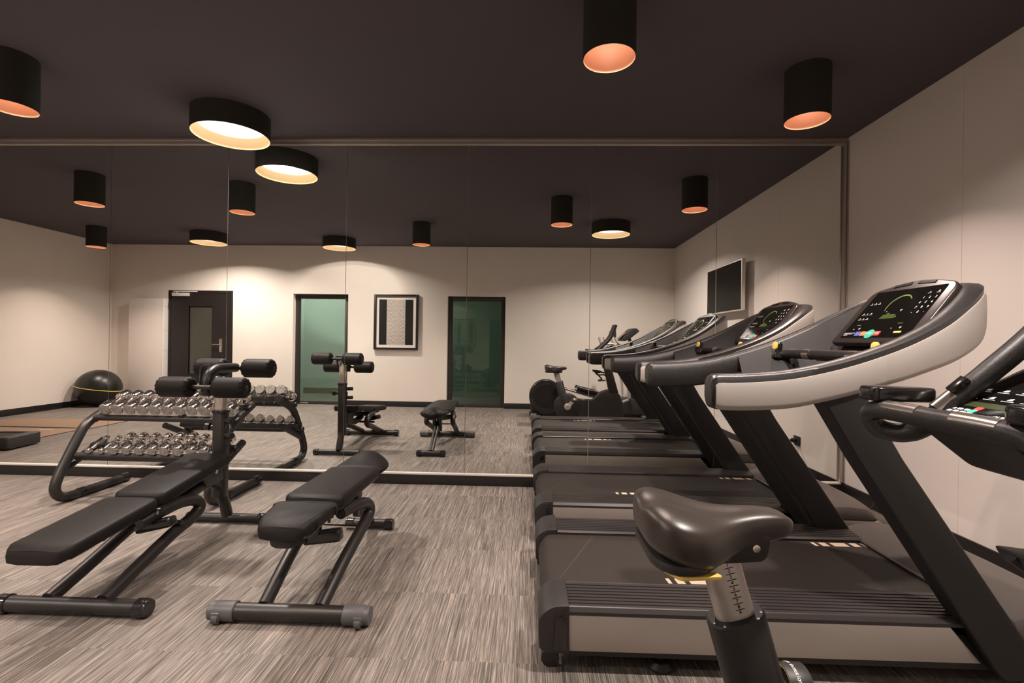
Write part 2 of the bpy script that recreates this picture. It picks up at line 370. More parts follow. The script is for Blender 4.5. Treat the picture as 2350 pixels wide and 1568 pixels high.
# ------------------------------------------------------------------ ceiling lamps
def lamp_light(t, name, z, size, watt, col, spread):
    ld = bpy.data.lights.new(name, 'AREA'); ld.shape = 'DISK'; ld.size = size; ld.energy = watt; ld.color = col; ld.spread = math.radians(spread)
    lo = bpy.data.objects.new(name, ld); COL.objects.link(lo); lo.parent = t; lo.location = (0, 0, z)
def cylinder_lamp(x, y, label):
    R_, h, zb = 0.13, H-2.65, 2.65
    t = thing('cylinder_ceiling_lamp', label, 'ceiling lamp', (x, y, H), 'narrow black cylinder lamps')
    zb -= H
    bm = NB(); lathe(bm, [(R_-0.003, zb), (R_, zb+0.001), (R_, 0), (0, 0)], 64, cap=False); obj('shade', bm, 'lamp_black', t)
    bm = NB(); lathe(bm, [(R_-0.003, zb), (R_-0.004, zb+0.02), (R_-0.004, zb+0.24), (0, zb+0.24)], 64, cap=False); obj('reflector', bm, 'copper_inner', t)
    bm = NB(); lathe(bm, [(0.0, zb+0.155), (0.022, zb+0.16), (0.03, zb+0.175), (0.03, zb+0.19), (0, zb+0.19)], 20, cap=False); obj('bulb', bm, 'bulb', t)
    bm = NB(); lathe(bm, [(0.034, zb+0.185), (0.034, zb+0.239), (0, zb+0.239)], 20, cap=False); obj('bulb_holder', bm, 'lamp_black', t)
    lamp_light(t, 'lamp_light', zb+0.085, 0.06, SPOT_WATT, BULBC, 108)
def drum_lamp(x, y, label):
    R_, zb = 0.275, 2.805-H
    t = thing('drum_ceiling_lamp', label, 'ceiling lamp', (x, y, H), 'wide black drum lamps')
    bm = NB(); lathe(bm, [(R_-0.004, zb), (R_, zb+0.002), (R_, 0), (0, 0)], 96, cap=False); obj('shade', bm, 'lamp_black', t)
    bm = NB(); lathe(bm, [(R_-0.004, zb), (R_-0.006, zb+0.004), (0.232, zb+0.080)], 96, cap=False); obj('reflector', bm, 'gold_inner', t)
    bm = NB(); lathe(bm, [(0, zb+0.076), (0.215, zb+0.076), (0.233, zb+0.080)], 96, cap=False); obj('diffuser', bm, 'diffuser', t)
    lamp_light(t, 'lamp_light', zb+0.072, 0.13, DRUM_WATT, WARM, 150)
cylinder_lamp(0.382, 2.431, 'black cylinder lamp at the top of the photo, cut by its upper edge')
cylinder_lamp(1.731, 3.115, 'black cylinder lamp nearest the right wall and the mirror corner')
cylinder_lamp(-3.243, 2.925, 'black cylinder lamp cut by the left edge of the photo, near the dumbbell rack')
cylinder_lamp(-4.733, 3.231, 'black cylinder lamp highest at the left among those seen only in the mirror')
cylinder_lamp(-6.895, 0.790, 'black cylinder lamp closest to the far left corner, seen low in the mirror')
cylinder_lamp(-1.602, 1.157, 'black cylinder lamp hanging above the framed picture in the mirror')
drum_lamp(-2.335, 3.71, 'large lit drum lamp right in front of the mirror, above the weights')
drum_lamp(-5.338, 0.377, 'lit drum lamp in front of the black door, leftmost drum in the mirror')
drum_lamp(-3.287, 0.002, 'lit drum lamp above the teal glazed door in the mirror')
drum_lamp(1.175, 1.204, 'lit drum lamp over the exercise bike, rightmost drum in the mirror')
# lamp inside the corridor; the side room has no lamp of its own
bm = NB(); lathe(bm, [(0.18, -0.03), (0.18, 0), (0, 0)], 40); lathe(bm, [(0, -0.03), (0.18, -0.03)], 40, cap=False)
c = obj('corridor_ceiling_lamp', bm, diffuser('lit_corridor_lamp', (0.95, 1.0, 0.88), 420.0), loc=(-3.9, -1.75, H)); tag(c, 'round lamp lighting the teal corridor behind the glazed door', 'ceiling lamp')

# ------------------------------------------------------------------ picture, television, socket, cabinet
t = thing('framed_picture', 'black framed herringbone print hanging between the two glazed doors', 'picture', (-2.452, YB, 1.565))
bm = NB()
for q in ((-0.412, -0.372, -0.512, 0.512), (0.372, 0.412, -0.512, 0.512), (-0.372, 0.372, 0.472, 0.512), (-0.372, 0.372, -0.512, -0.472)): box(bm, q[0], q[1], 0.0, 0.04, q[2], q[3], 0.002)
obj('picture_frame', bm, 'door_black', t)
bm = NB(); box(bm, -0.373, 0.373, 0.002, 0.02, -0.473, 0.473); obj('mount', bm, 'mount', t, None)
bm = NB(); box(bm, -0.318, 0.318, 0.02, 0.021, -0.42, 0.42); pr_ = obj('print', bm, 'black_print', t, None)
mt, N, L, b_ = new_mat('herringbone_print')
tc = N.new('ShaderNodeTexCoord'); sp_ = N.new('ShaderNodeSeparateXYZ'); L.new(tc.outputs['Object'], sp_.inputs[0])
pp = N.new('ShaderNodeMath'); pp.operation = 'PINGPONG'; L.new(sp_.outputs['X'], pp.inputs[0]); pp.inputs[1].default_value = 0.0433
m1 = N.new('ShaderNodeMath'); m1.operation = 'MULTIPLY_ADD'; L.new(pp.outputs[0], m1.inputs[0]); m1.inputs[1].default_value = 1.0; L.new(sp_.outputs['Z'], m1.inputs[2])
m2 = N.new('ShaderNodeMath'); m2.operation = 'MULTIPLY'; L.new(m1.outputs[0], m2.inputs[0]); m2.inputs[1].default_value = 2*PI/0.0255
m3 = N.new('ShaderNodeMath'); m3.operation = 'SINE'; L.new(m2.outputs[0], m3.inputs[0])
m4 = N.new('ShaderNodeMath'); m4.operation = 'GREATER_THAN'; L.new(m3.outputs[0], m4.inputs[0]); m4.inputs[1].default_value = -0.05
mxc = N.new('ShaderNodeMix'); mxc.data_type = 'RGBA'; mxc.inputs[6].default_value = (0.08, 0.05, 0.04, 1); mxc.inputs[7].default_value = (0.80, 0.74, 0.68, 1)
L.new(m4.outputs[0], mxc.inputs[0]); L.new(mxc.outputs[2], b_.inputs['Base Color']); b_.inputs['Roughness'].default_value = 0.7
bm = NB(); box(bm, -0.175, 0.172, 0.021, 0.0215, -0.42, 0.42); obj('herringbone_band', bm, mt, pr_, None)

t = thing('television', 'black screen television bracketed to the right wall, seen in the mirror', 'television', (XR-0.002, 1.86, 1.96))
bm = NB(); box(bm, -0.105, -0.06, -0.56, 0.56, -0.31, 0.31, 0.005); obj('casing', bm, 'strip', t)
bm = NB(); box(bm, -0.107, -0.104, -0.545, 0.545, -0.295, 0.295); obj('screen', bm, mat('dead_screen', (0.004, 0.004, 0.004), 0.25, spec=0.15), t, None)
bm = NB(); box(bm, -0.06, 0, -0.2, 0.2, -0.15, 0.15, 0.004); obj('wall_bracket', bm, 'black_plastic', t)

t = thing('wall_socket', 'black power socket low on the right wall near the mirror', 'socket', (XR, 3.465, 0.31))
bm = NB(); box(bm, -0.010, 0, -0.055, 0.055, -0.045, 0.045, 0.003); obj('faceplate', bm, 'black_plastic', t)
bm = NB(); lathe(bm, [(0.022, 0), (0.022, 0.035), (0.014, 0.045), (0, 0.045)], 20, along((-0.010, -0.015, 0), (-1, 0, 0))); obj('plug', bm, 'black_gloss', t)
bm = NB(); tube(bm, smooth_path([(2.585, 3.45, 0.31), (2.54, 3.45, 0.30), (2.46, 3.47, 0.20), (2.38, 3.48, 0.06), (2.28, 3.48, 0.012), (2.18, 3.48, 0.05), (2.105, 3.48, 0.11)], 5), 0.005, 8)
tag(obj('power_cable', bm, 'black_plastic'), 'thin black power cable running from the wall socket to the treadmill', 'cable')
bm = NB(); tube(bm, smooth_path([(2.624, 3.2, 0.135), (2.56, 3.18, 0.05), (2.42, 3.10, 0.010), (2.30, 3.02, 0.008), (2.2, 3.05, 0.02)], 5), 0.0045, 8)

bm.free()
t = thing('shallow_cabinet', 'tall shallow white cabinet against the back wall left of the black door', 'cabinet', (-7.13, YB+0.002, 0))
bm = NB(); box(bm, -0.30, 0.325, 0, 0.118, 0.0, 1.93, 0.003); obj('body', bm, 'white_paint', t)
bm = NB(); box(bm, -0.305, 0.325, 0.120, 0.138, 0.02, 1.945, 0.003); obj('door', bm, 'white_paint', t)
bm = NB(); box(bm, 0.3255, 0.350, 0, 0.140, 0.0, 1.95, 0.003); sd = obj('side_panel', bm, mat('bright_white_edge', (0.86, 0.80, 0.75), 0.45, bump=0.02), t)
for z in (0.32, 0.98, 1.35, 1.80):
    bm = NB(); box(bm, 0.3495, 0.352, 0.01, 0.130, z, z+0.010, 0.001); obj('hinge', bm, 'strip', sd)

# ------------------------------------------------------------------ ball, mats, step
t = thing('exercise_ball', 'large black exercise ball with a yellow line in the far left corner', 'exercise ball', (-7.545, -0.005, 0.0))
bm = NB(); R_ = 0.335; bmesh.ops.create_uvsphere(bm, u_segments=64, v_segments=32, radius=R_); bmesh.ops.scale(bm, vec=(1, 1, 0.95), verts=bm.verts); bmesh.ops.translate(bm, vec=(0, 0, R_*0.95), verts=bm.verts)
obj('ball_skin', bm, 'rubber', t, 60)
bm = NB(); tilt = Matrix.Rotation(math.radians(9), 4, 'Y') @ Matrix.Rotation(math.radians(5), 4, 'X')
pts = []
for k in range(64):
    v = tilt @ Vector((math.cos(2*PI*k/64), math.sin(2*PI*k/64), -0.02)); v = v.normalized()*(R_+0.0005); pts.append((v.x, v.y, v.z*0.95+R_*0.95))
pts += pts[:1]; tube(bm, pts, 0.006, 8, cap=False); obj('yellow_line', bm, 'yellow_paint', t, 60)

def yoga_mat(label, x0, x1, y0, y1, skew):
    bm = NB(); box(bm, x0, x1, y0, y1, 0.002, 0.010, 0.003)
    o = obj('exercise_mat', bm, 'mat_brown'); tag(o, label, 'exercise mat', 'tan exercise mats on the floor')
    bm = NB(); box(bm, x0-0.004, x1+0.004, y0-0.004, y0+0.006, 0.001, 0.0075); box(bm, x0-0.004, x1+0.004, y1-0.006, y1+0.004, 0.001, 0.0075)
    box(bm, x1-0.006, x1+0.004, y0, y1, 0.001, 0.0075); obj('edge_binding', bm, 'mat_edge', o)
    bm = NB(); box(bm, x1-0.50, x1-0.30, y0+0.06, y0+0.075, 0.0095, 0.0103); obj('printed_line', bm, 'mark', o, None)
yoga_mat('tan exercise mat farther from the mirror, nearer the corner ball', -7.45, -5.80, 1.38, 2.02, 0)
yoga_mat('tan exercise mat nearer the mirror, behind the low black step', -7.45, -5.85, 2.12, 2.66, 0)

t = thing('step_platform', 'low black step platform with grey side at the left edge of the mirror', 'step platform', (-5.62, 3.14, 0), rz=math.radians(-6))
bm = NB(); box(bm, -0.90, 0.02, -0.20, 0.18, 0.02, 0.115, 0.01); obj('base', bm, 'silver', t)
bm = NB(); prism(bm, rounded([(-0.02, -0.20), (0.10, -0.20), (0.10, 0.205), (-0.02, 0.205)], 0.03), 0.012, 0.14, 'Z', 0.012, 3); obj('end_cap', bm, 'black_plastic', t)
bm = NB(); box(bm, -0.90, -0.02, 0.165, 0.20, 0.10, 0.14, 0.008); box(bm, -0.90, -0.02, -0.20, -0.165, 0.10, 0.14, 0.008); obj('rim', bm, 'black_plastic', t)
bm = NB(); box(bm, -0.90, 0.0, -0.165, 0.165, 0.11, 0.128); obj('top_mat', bm, 'belt', t, None)

# ------------------------------------------------------------------ treadmill
TW = 0.94     # overall width of a treadmill; local y runs 0 (camera side) .. TW
KS = 3
def band_stations():
    # x, y(outer, near side), z top, z bottom  (local: world X-0.05, world Y-1.81)
    S = [(0.612, -0.028, 1.105, 1.035), (0.618, -0.028, 1.122, 1.012), (0.640, -0.028, 1.132, 1.002), (0.70, -0.028, 1.133, 1.000), (0.80, -0.028, 1.139, 1.003),
         (0.90, -0.028, 1.150, 1.012), (1.00, -0.026, 1.170, 1.033), (1.10, -0.024, 1.196, 1.058), (1.20, -0.020, 1.228, 1.088), (1.30, -0.013, 1.265, 1.116),
         (1.40, 0.002, 1.308, 1.148), (1.50, 0.026, 1.358, 1.180), (1.590, 0.062, 1.410, 1.215), (1.670, 0.105, 1.455, 1.255), (1.740, 0.165, 1.488, 1.300),
         (1.795, 0.235, 1.506, 1.343), (1.830, 0.325, 1.516, 1.372), (1.843, 0.40, 1.520, 1.384), (1.846, 0.47, 1.521, 1.388)]
    out = []
    for i in range(len(S)-1):
        p1, p2 = Vector(S[i]), Vector(S[i+1]); p0 = Vector(S[i-1]) if i else p1*2-p2
        p3 = Vector(S[i+2]) if i+2 < len(S) else Vector((p1[0], TW-p1[1], p1[2], p1[3]))
        for k in range(KS):
            t = k/KS; out.append(tuple(0.5*((2*p1)+(p2-p0)*t+(2*p0-5*p1+4*p2-p3)*t*t+(3*p1-p0-3*p2+p3)*t**3)))
    return out + [S[-1]]
def offs(S, d):
    """outer outline moved inward by d in plan"""
    out = []
    for i, s in enumerate(S):
        a = S[max(i-1, 0)]; b = S[min(i+1, len(S)-1)]
        t = Vector((b[0]-a[0], b[1]-a[1])).normalized(); n = Vector((-t.y, t.x))
        out.append((s[0]+n.x*d, s[1]+n.y*d))
    return out
def full(S):
    return S + [(s[0], TW-s[1], s[2], s[3]) for s in S[-2::-1]]
def make_treadmill(label):
    t = thing('treadmill', label, 'treadmill', (0.05, 1.81, 0), 'black and silver treadmills facing the right wall')
    BW0, BW1 = 0.215, TW-0.215
    # deck base
    bm = NB(); box(bm, 0.10, 2.02, 0.03, TW-0.03, 0.055, 0.185, 0.006); obj('deck_base', bm, 'black_plastic', t)
    # side panels, near and far, each with a slanted front end beneath the column
    for s in (0, 1):
        y0, y1 = (0.0, 0.03) if s == 0 else (TW-0.03, TW)
        bm = NB(); prism(bm, [(0.105, 0.092), (1.60, 0.098), (1.50, 0.215), (1.49, 0.226), (0.105, 0.226)], y0, y1, bev=0.003); obj('side_panel', bm, 'silver_panel', t)
        bm = NB(); prism(bm, [(1.66, 0.10), (2.05, 0.10), (2.085, 0.12), (2.085, 0.175), (2.07, 0.185), (1.60, 0.195)], y0, y1, bev=0.003); obj('front_side_panel', bm, 'silver', t)
    # rear end caps
    for s in (0, 1):
        y0, y1 = (-0.004, BW0-0.01) if s == 0 else (BW1+0.01, TW+0.004)
        bm = NB(); prism(bm, rounded([(0.03, 0.085), (0.006, 0.10), (0.0, 0.215), (0.05, 0.258), (0.115, 0.262), (0.118, 0.085)], [0.01, 0.01, 0.04, 0.04, 0.004, 0.004], 4), y0, y1, bev=0.008, seg=3)
        ec = obj('rear_end_cap', bm, 'black_plastic', t)
        bm = NB(); yy = y0-0.003 if s == 0 else y1-0.001
        prism(bm, rounded([(0.058, 0.095), (0.108, 0.095), (0.108, 0.222), (0.066, 0.222)], 0.008, 3), yy, yy+0.004, bev=0.001)
        lathe(bm, [(0.004, 0), (0.004, 0.003), (0, 0.003)], 10, along((0.095, yy+(0 if s == 0 else 0.004), 0.24), (0, -1 if s == 0 else 1, 0))); obj('cap_inset', bm, 'black_gloss', ec)
    # foot rails with lengthwise ribs
    for s in (0, 1):
        bm = NB(); n = 8; y0, y1 = (0.0, BW0-0.004) if s == 0 else (BW1+0.004, TW)
        prof = [(y0, 0.226)]
        prof += [(y0, 0.238)] if s == 0 else [(y0, 0.248)]
        ya, yb = (y0+0.014, y1-0.012) if s == 0 else (y0+0.012, y1-0.014)
        prof.append((ya-0.004, 0.252))
        for k in range(n):
            w = (yb-ya)/n; y = ya+k*w
            prof += [(y, 0.254), (y+w*0.62, 0.254), (y+w*0.66, 0.2505), (y+w*0.96, 0.2505)]
        prof += [(yb+0.004, 0.252), (y1, 0.248 if s == 0 else 0.238), (y1, 0.226)]
        prism(bm, prof, 0.116, 1.72, 'X'); obj('foot_rail', bm, 'rib', t, 20)
    # belt wrapping over the rear roller
    bm = NB(); prism(bm, rounded([(0.028, 0.10), (0.012, 0.165), (0.055, 0.236), (0.12, 0.238), (1.69, 0.238), (1.69, 0.19), (0.05, 0.19)], [0.01, 0.035, 0.045, 0.02, 0, 0, 0], 6), BW0, BW1)
    be = obj('running_belt', bm, 'belt', t)
    bm = NB()
    for x0, yc, w in ((0.545, BW0+0.045, 1), (1.395, BW1-0.035, 1)):
        x = x0
        for L_, g in ((0.016, 0.022), (0.034, 0.022), (0.075, 0.022), (0.034, 0.022), (0.016, 0)):
            vs = [bm.verts.new(p) for p in ((x, yc+0.022, 0.2386), (x+L_, yc+0.022, 0.2386), (x+L_+0.004, yc-0.022, 0.2386), (x+0.004, yc-0.022, 0.2386))]
            bm.faces.new(vs); x += L_+g
    obj('belt_marking', bm, 'mark', be, None)
    bm = NB()
    for k in range(46):
        u = k/45; x = 0.09+0.20*u; y = BW0+0.03+(BW1-BW0-0.05)*u; s = 0.006
        vs = [bm.verts.new(p) for p in ((x, y, 0.2384), (x+s, y, 0.2384), (x+s, y+0.003, 0.2384), (x, y+0.003, 0.2384))]; bm.faces.new(vs)
    obj('belt_seam', bm, mat('belt_stitching', (0.10, 0.083, 0.072), 0.7) if 'belt_stitching' not in bpy.data.materials else bpy.data.materials['belt_stitching'], be, None)
    # rear lower skirt between the caps
    bm = NB(); box(bm, 0.03, 0.12, BW0-0.02, BW1+0.02, 0.075, 0.16, 0.01); obj('rear_skirt', bm, 'black_plastic', t)
    # motor cover: domed shell
    bm = NB(); xs = [1.655, 1.70, 1.78, 1.90, 2.00, 2.05, 2.085, 2.098]; zc_ = [0.246, 0.268, 0.286, 0.290, 0.280, 0.270, 0.248, 0.205]
    ysn = [0.0, 0.012, 0.05, 0.20, 0.30, TW/2]; pf = [-0.050, -0.024, -0.012, -0.004, 0.0, 0.002]
    ally = ysn + [TW-y for y in ysn[-2::-1]]; allp = pf + pf[-2::-1]; rows = []
    for i, (x, z) in enumerate(zip(xs, zc_)):
        row = []
        for y, p in zip(ally, allp):
            edge = min(y, TW-y); xx = x
            if i >= 4: xx = x - max(0, (0.12-edge))*0.45*(i-3)/4
            row.append(bm.verts.new((xx, y, max(z+p*(0.2 if i == 0 else 1.0), 0.20))))
        rows.append(row)
    for a, b in zip(rows, rows[1:]):
        for k in range(len(ally)-1): bm.faces.new((a[k], a[k+1], b[k+1], b[k]))
    r_ = bmesh.ops.extrude_edge_only(bm, edges=[e for e in bm.edges if e.is_boundary])
    for v in [g for g in r_['geom'] if isinstance(g, bmesh.types.BMVert)]: v.co.z = 0.196
    mc = obj('motor_cover', bm, 'charcoal_cover', t, 40)
    bm = NB(); box(bm, 1.60, 2.065, 0.012, TW-0.012, 0.18, 0.2, 0.002); obj('cover_gasket', bm, 'column', mc)
    bm = NB(); box(bm, 1.648, 1.664, BW0-0.02, BW1+0.02, 0.236, 0.250, 0.003); obj('cover_lip', bm, 'black_gloss', mc)
    bm = NB(); vs = [bm.verts.new(p) for p in ((1.82, 0.36, 0.2935), (1.88, 0.40, 0.2945), (1.82, 0.44, 0.2935))]; bm.faces.new(vs)
    vs = [bm.verts.new(p) for p in ((1.832, 0.378, 0.2945), (1.862, 0.40, 0.2955), (1.832, 0.422, 0.2945))]; bm.faces.new(vs); obj('warning_mark', bm, 'white_mark', mc, None)
    # feet
    for fx in (0.47, 1.85):
        for fy in (0.07, TW-0.07):
            bm = NB(); lathe(bm, [(0.045, 0), (0.05, 0.012), (0.035, 0.03), (0.012, 0.035), (0.012, 0.06)], 20, Matrix.Translation((fx, fy, 0))); obj('levelling_foot', bm, 'black_plastic', t)
    for fy in (0.06, TW-0.06):
        bm = NB(); tube(bm, [(0.05, fy-0.015, 0.035), (0.05, fy+0.015, 0.035)], 0.035, 20); obj('transport_wheel', bm, 'black_plastic', t)
    # slanted columns
    for s in (0, 1):
        y0, y1 = (-0.022, 0.068) if s == 0 else (TW-0.068, TW+0.022)
        bm = NB(); prism(bm, rounded([(1.005, 1.06), (1.145, 1.10), (1.30, 0.835), (1.80, 0.10), (1.83, 0.052), (1.66, 0.052), (1.635, 0.085), (1.145, 0.825)], 0.02, 3), y0, y1, bev=0.024, seg=4)
        obj('column', bm, 'column', t, 50)
    # handrail band: one piece running round the front
    S = band_stations(); F = full(S); n = len(F)
    inn = offs(S, 0.070); innF = inn + [(x, TW-y) for x, y in inn[-2::-1]]
    for i in range(2*KS-1):   # close the rounded ends
        innF[i] = (F[i][0]+0.001, F[i][1]+0.066); innF[-1-i] = (F[-1-i][0]+0.001, F[-1-i][1]-0.066)
    bm = NB(); rows = []
    for (x, y, zt_, zb_), (xi, yi) in zip(F, innF):
        h = zt_-zb_; e = 0.012
        mx, my = (x*0.85+xi*0.15, y*0.85+yi*0.15); nx, ny = (x*0.15+xi*0.85, y*0.15+yi*0.85)
        rows.append([bm.verts.new(p) for p in ((x, y, zb_+e), (x, y, zt_-e), (mx, my, zt_-0.003), ((x+xi)/2, (y+yi)/2, zt_), (nx, ny, zt_-0.004), (xi, yi, zt_-e*1.3), (xi, yi, zb_+e), (nx, ny, zb_), (mx, my, zb_))])
    for a, b in zip(rows, rows[1:]):
        for k in range(9): bm.faces.new((a[k], a[(k+1) % 9], b[(k+1) % 9], b[k]))
    bm.faces.new(rows[0]); bm.faces.new(rows[-1][::-1])
    hb = obj('handrail', bm, 'speckle', t, 50)
    # silver outer skin on the outside of the handrail, two arms and a front part
    for name, rng in (('side_skin', range(2*KS-1, 8*KS+2)), ('front_skin', range(8*KS+1, n-8*KS-1)), ('side_skin', range(n-8*KS-2, n-2*KS+1))):
        bm = NB(); rows = []
        Fi = list(rng)
        for j, i in enumerate(Fi):
            x, y, zt_, zb_ = F[i]; a = F[max(i-1, 0)]; b = F[min(i+1, n-1)]
            tt = Vector((b[0]-a[0], b[1]-a[1])).normalized(); nn = Vector((tt.y, -tt.x))
            top = zt_-0.034; bot = zb_+0.001
            if i in (2*KS-1, n-2*KS): top -= 0.006; bot += 0.004
            pr2 = [(0.0, bot), (0.006, bot+0.004), (0.009, bot+0.02), (0.010, (top+bot)/2), (0.008, top-0.015), (0.003, top), (0.0, top+0.001)]
            if j == 0 or j == len(Fi)-1: pr2 = [(d*0.85, z) for d, z in pr2]
            rows.append([bm.verts.new((x+nn.x*d, y+nn.y*d, z)) for d, z in pr2])
        for a, b in zip(rows, rows[1:]):
            for k in range(6): bm.faces.new((a[k], a[k+1], b[k+1], b[k]))
        bm.faces.new(rows[0][::-1]); bm.faces.new(rows[-1])
        obj(name, bm, 'silver', hb, 50)
    # black sensor windows on the inner ends
    for y in (0.0395, TW-0.0395):
        bm = NB(); prism(bm, rounded([(0.625, 1.050), (0.705, 1.050), (0.705, 1.082), (0.625, 1.082)], 0.014, 4), y-0.0015, y+0.0015, bev=0.0005); obj('sensor_window', bm, 'screen', hb)
    # inner shell holding the console
    Si = [(x, y, s[2]) for (x, y), s in zip(inn, S)][7*KS:]
    bm = NB(); rows = []
    for x, y, zt_ in Si:
        zf = max(min(1.175+(x-1.50)*1.26, zt_-0.03), zt_-0.185)
        y1_ = min(y+0.10, TW/2)
        pts = [(x, y-0.01, zt_-0.016), (x, y+0.012, zt_-0.03), (x, y1_, zf), (x, TW/2, zf)]
        pts += [(px, TW-py, pz) for px, py, pz in pts[-2::-1]]
        rows.append([bm.verts.new(p) for p in pts])
    for a, b in zip(rows, rows[1:]):
        for k in range(6): bm.faces.new((a[k], a[k+1], b[k+1], b[k]))
    g = bmesh.ops.solidify(bm, geom=bm.faces[:], thickness=0.012)
    bmesh.ops.remove_doubles(bm, verts=bm.verts, dist=0.0002)
    sh = obj('console_shell', bm, 'shell', t, 40)
    # cross bar with pulse sensors
    bm = NB(); tube(bm, smooth_path([(1.27, 0.035, 1.185), (1.325, 0.14, 1.193), (1.34, 0.30, 1.195), (1.34, TW/2, 1.195), (1.34, TW-0.30, 1.195), (1.325, TW-0.14, 1.193), (1.27, TW-0.035, 1.185)], 5), 0.024, 16)
    cb = obj('cross_bar', bm, 'black_metal', t, 50)
    for yc in (0.235, TW-0.235):
        for dy in (-0.06, 0.075):
            bm = NB(); tube(bm, [(1.339, yc+dy-0.028, 1.1945), (1.339, yc+dy+0.028, 1.1945)], 0.0255, 16); obj('pulse_sensor', bm, 'steel', cb, 50)
    bm = NB(); prism(bm, rounded([(1.35, 1.165), (1.345, 1.200), (1.46, 1.212), (1.46, 1.17)], 0.008, 3), 0.33, 0.61, bev=0.006); br = obj('stop_bracket', bm, 'black_gloss', t)
    bm = NB(); prism(bm, [(1.362, 1.200), (1.361, 1.208), (1.432, 1.218), (1.434, 1.210)], 0.385, 0.555, bev=0.003); obj('stop_button', bm, 'red', br)
    for s, yc in ((0, 0.095), (1, TW-0.095)):
        bm = NB(); lathe(bm, [(0.03, 0), (0.028, 0.016), (0.016, 0.022), (0.013, 0.035), (0.018, 0.05), (0.018, 0.075), (0.006, 0.085), (0, 0.085)], 18, along((1.287, yc, 1.172), (0.1, 0, 1))); kn = obj('speed_knob', bm, 'black_gloss', t)
        bm = NB(); mt_ = along((1.287-0.014, yc-0.006, 1.236), (-1, -0.45, 0.2)); prism(bm, rounded([(-0.015, -0.020), (0.015, -0.020), (0.015, 0.020), (-0.015, 0.020)], 0.014, 4), -0.002, 0.007, 'Z', 0.003); bmesh.ops.transform(bm, matrix=mt_, verts=bm.verts); obj('yellow_cap', bm, 'yellow', kn)
    # console: frame of the tilted plate; local X across (towards -y), local Y up the slope
    o0 = Vector((1.500, TW/2, 1.262)); upv = Vector((0.216, 0, 0.272)).normalized()
    MT = frame(o0, (0, -1, 0), upv)   # normal = x cross y
    def pl(bm, pts, z0, z1, bev=0.0, m_=MT, seg=2):
        b2 = NB(); prism(b2, pts, z0, z1, 'Z', bev, seg); bmesh.ops.transform(b2, matrix=m_, verts=b2.verts)
        me = bpy.data.meshes.new('tmp'); b2.to_mesh(me); b2.free(); bm.from_mesh(me); bpy.data.meshes.remove(me)
    Wc, Hc = 0.264, 0.355
    bm = NB(); pl(bm, rounded([(-Wc, -0.008), (Wc, -0.008), (Wc-0.012, Hc-0.035), (0, Hc+0.022), (-Wc+0.012, Hc-0.035)], [0.02, 0.02, 0.05, 0.3, 0.05], 7), -0.034, 0.0, 0.008, seg=3)
    co = obj('console', bm, 'console', t, 40)
    bm = NB(); pl(bm, rounded([(-0.215, 0.022), (0.215, 0.022), (0.205, Hc-0.045), (-0.205, Hc-0.045)], 0.008, 3), -0.001, 0.0012); obj('screen', bm, 'screen', co)
    bm = NB(); pl(bm, [(-0.12, Hc-0.026), (-0.02, Hc-0.018), (-0.02, Hc-0.004), (-0.12, Hc-0.012)], 0.0, 0.003); pl(bm, [(0.02, Hc-0.018), (0.12, Hc-0.026), (0.12, Hc-0.012), (0.02, Hc-0.004)], 0, 0.003); obj('air_vent', bm, 'black_print', co)
    ZT = Matrix.Translation((0, 0, 0.0016))
    def at(x, y): return MT @ Matrix.Translation((x, y, 0.0016))
    bm = NB()
    for r, row in enumerate(('123', '456', '789', '*0#')):
        for c_, ch in enumerate(row): text_into(bm, ch if ch not in '*#' else '-', 0.017, at(0.128+c_*0.032, 0.242-r*0.027))
    for x, y, ch in ((-0.16, 0.076, '-'), (-0.122, 0.076, '+'), (0.085, 0.076, '-'), (0.135, 0.076, '+'), (-0.03, 0.178, '-'), (0.055, 0.178, '+')): text_into(bm, ch, 0.026, at(x, y))
    random.seed(3)
    def blocks(x0, y0, nx, ny, dx, dy):
        for a in range(nx):
            for c_ in range(ny):
                x, y = x0+a*dx, y0-c_*dy
                q = random.uniform(0.002, 0.0042); pl(bm, [(x-q, y), (x+q, y), (x+q*0.6, y+q*1.6), (x-q*0.6, y+q*1.3)], 0.0012, 0.0018)
                pl(bm, [(x-0.009, y-0.006), (x+0.009, y-0.006), (x+0.009, y-0.0045), (x-0.009, y-0.0045)], 0.0012, 0.0018)
    blocks(-0.178, 0.235, 3, 1, 0.026, 0.03); blocks(-0.178, 0.170, 3, 2, 0.026, 0.030); blocks(0.14, 0.272, 2, 1, 0.045, 0.02)
    for k in range(3): pl(bm, [(-0.205, 0.050-k*0.006), (-0.145+0.015*(k == 0)-0.03*(k == 2), 0.050-k*0.006), (-0.145+0.015*(k == 0)-0.03*(k == 2), 0.0518-k*0.006), (-0.205, 0.0518-k*0.006)], 0.0012, 0.0017)
    obj('white_markings', bm, 'white_mark', co, None)
    bm = NB(); pts = []
    for k in range(25):
        a = math.radians(200-k*6.5); w = 0.004+0.004*math.sin(PI*k/24)
        c1, s1 = math.cos(a), math.sin(a); a2 = math.radians(200-(k+1)*6.5); c2_, s2 = math.cos(a2), math.sin(a2)
        pl(bm, [(0.01+0.062*c1, 0.205+0.062*s1), (0.01+(0.062+w)*c1, 0.205+(0.062+w)*s1), (0.01+(0.062+w)*c2_, 0.205+(0.062+w)*s2), (0.01+0.062*c2_, 0.205+0.062*s2)], 0.0012, 0.0017)
    for r in range(7):
        for c_ in range(12-abs(r-1)):
            if r > 4 and c_ not in (2, 3, 8, 9): continue
            x = -0.045+c_*0.0085+r*0.002; y = 0.135+r*0.005; pl(bm, [(x, y), (x+0.006, y), (x+0.006, y+0.0025), (x, y+0.0025)], 0.0012, 0.0016)
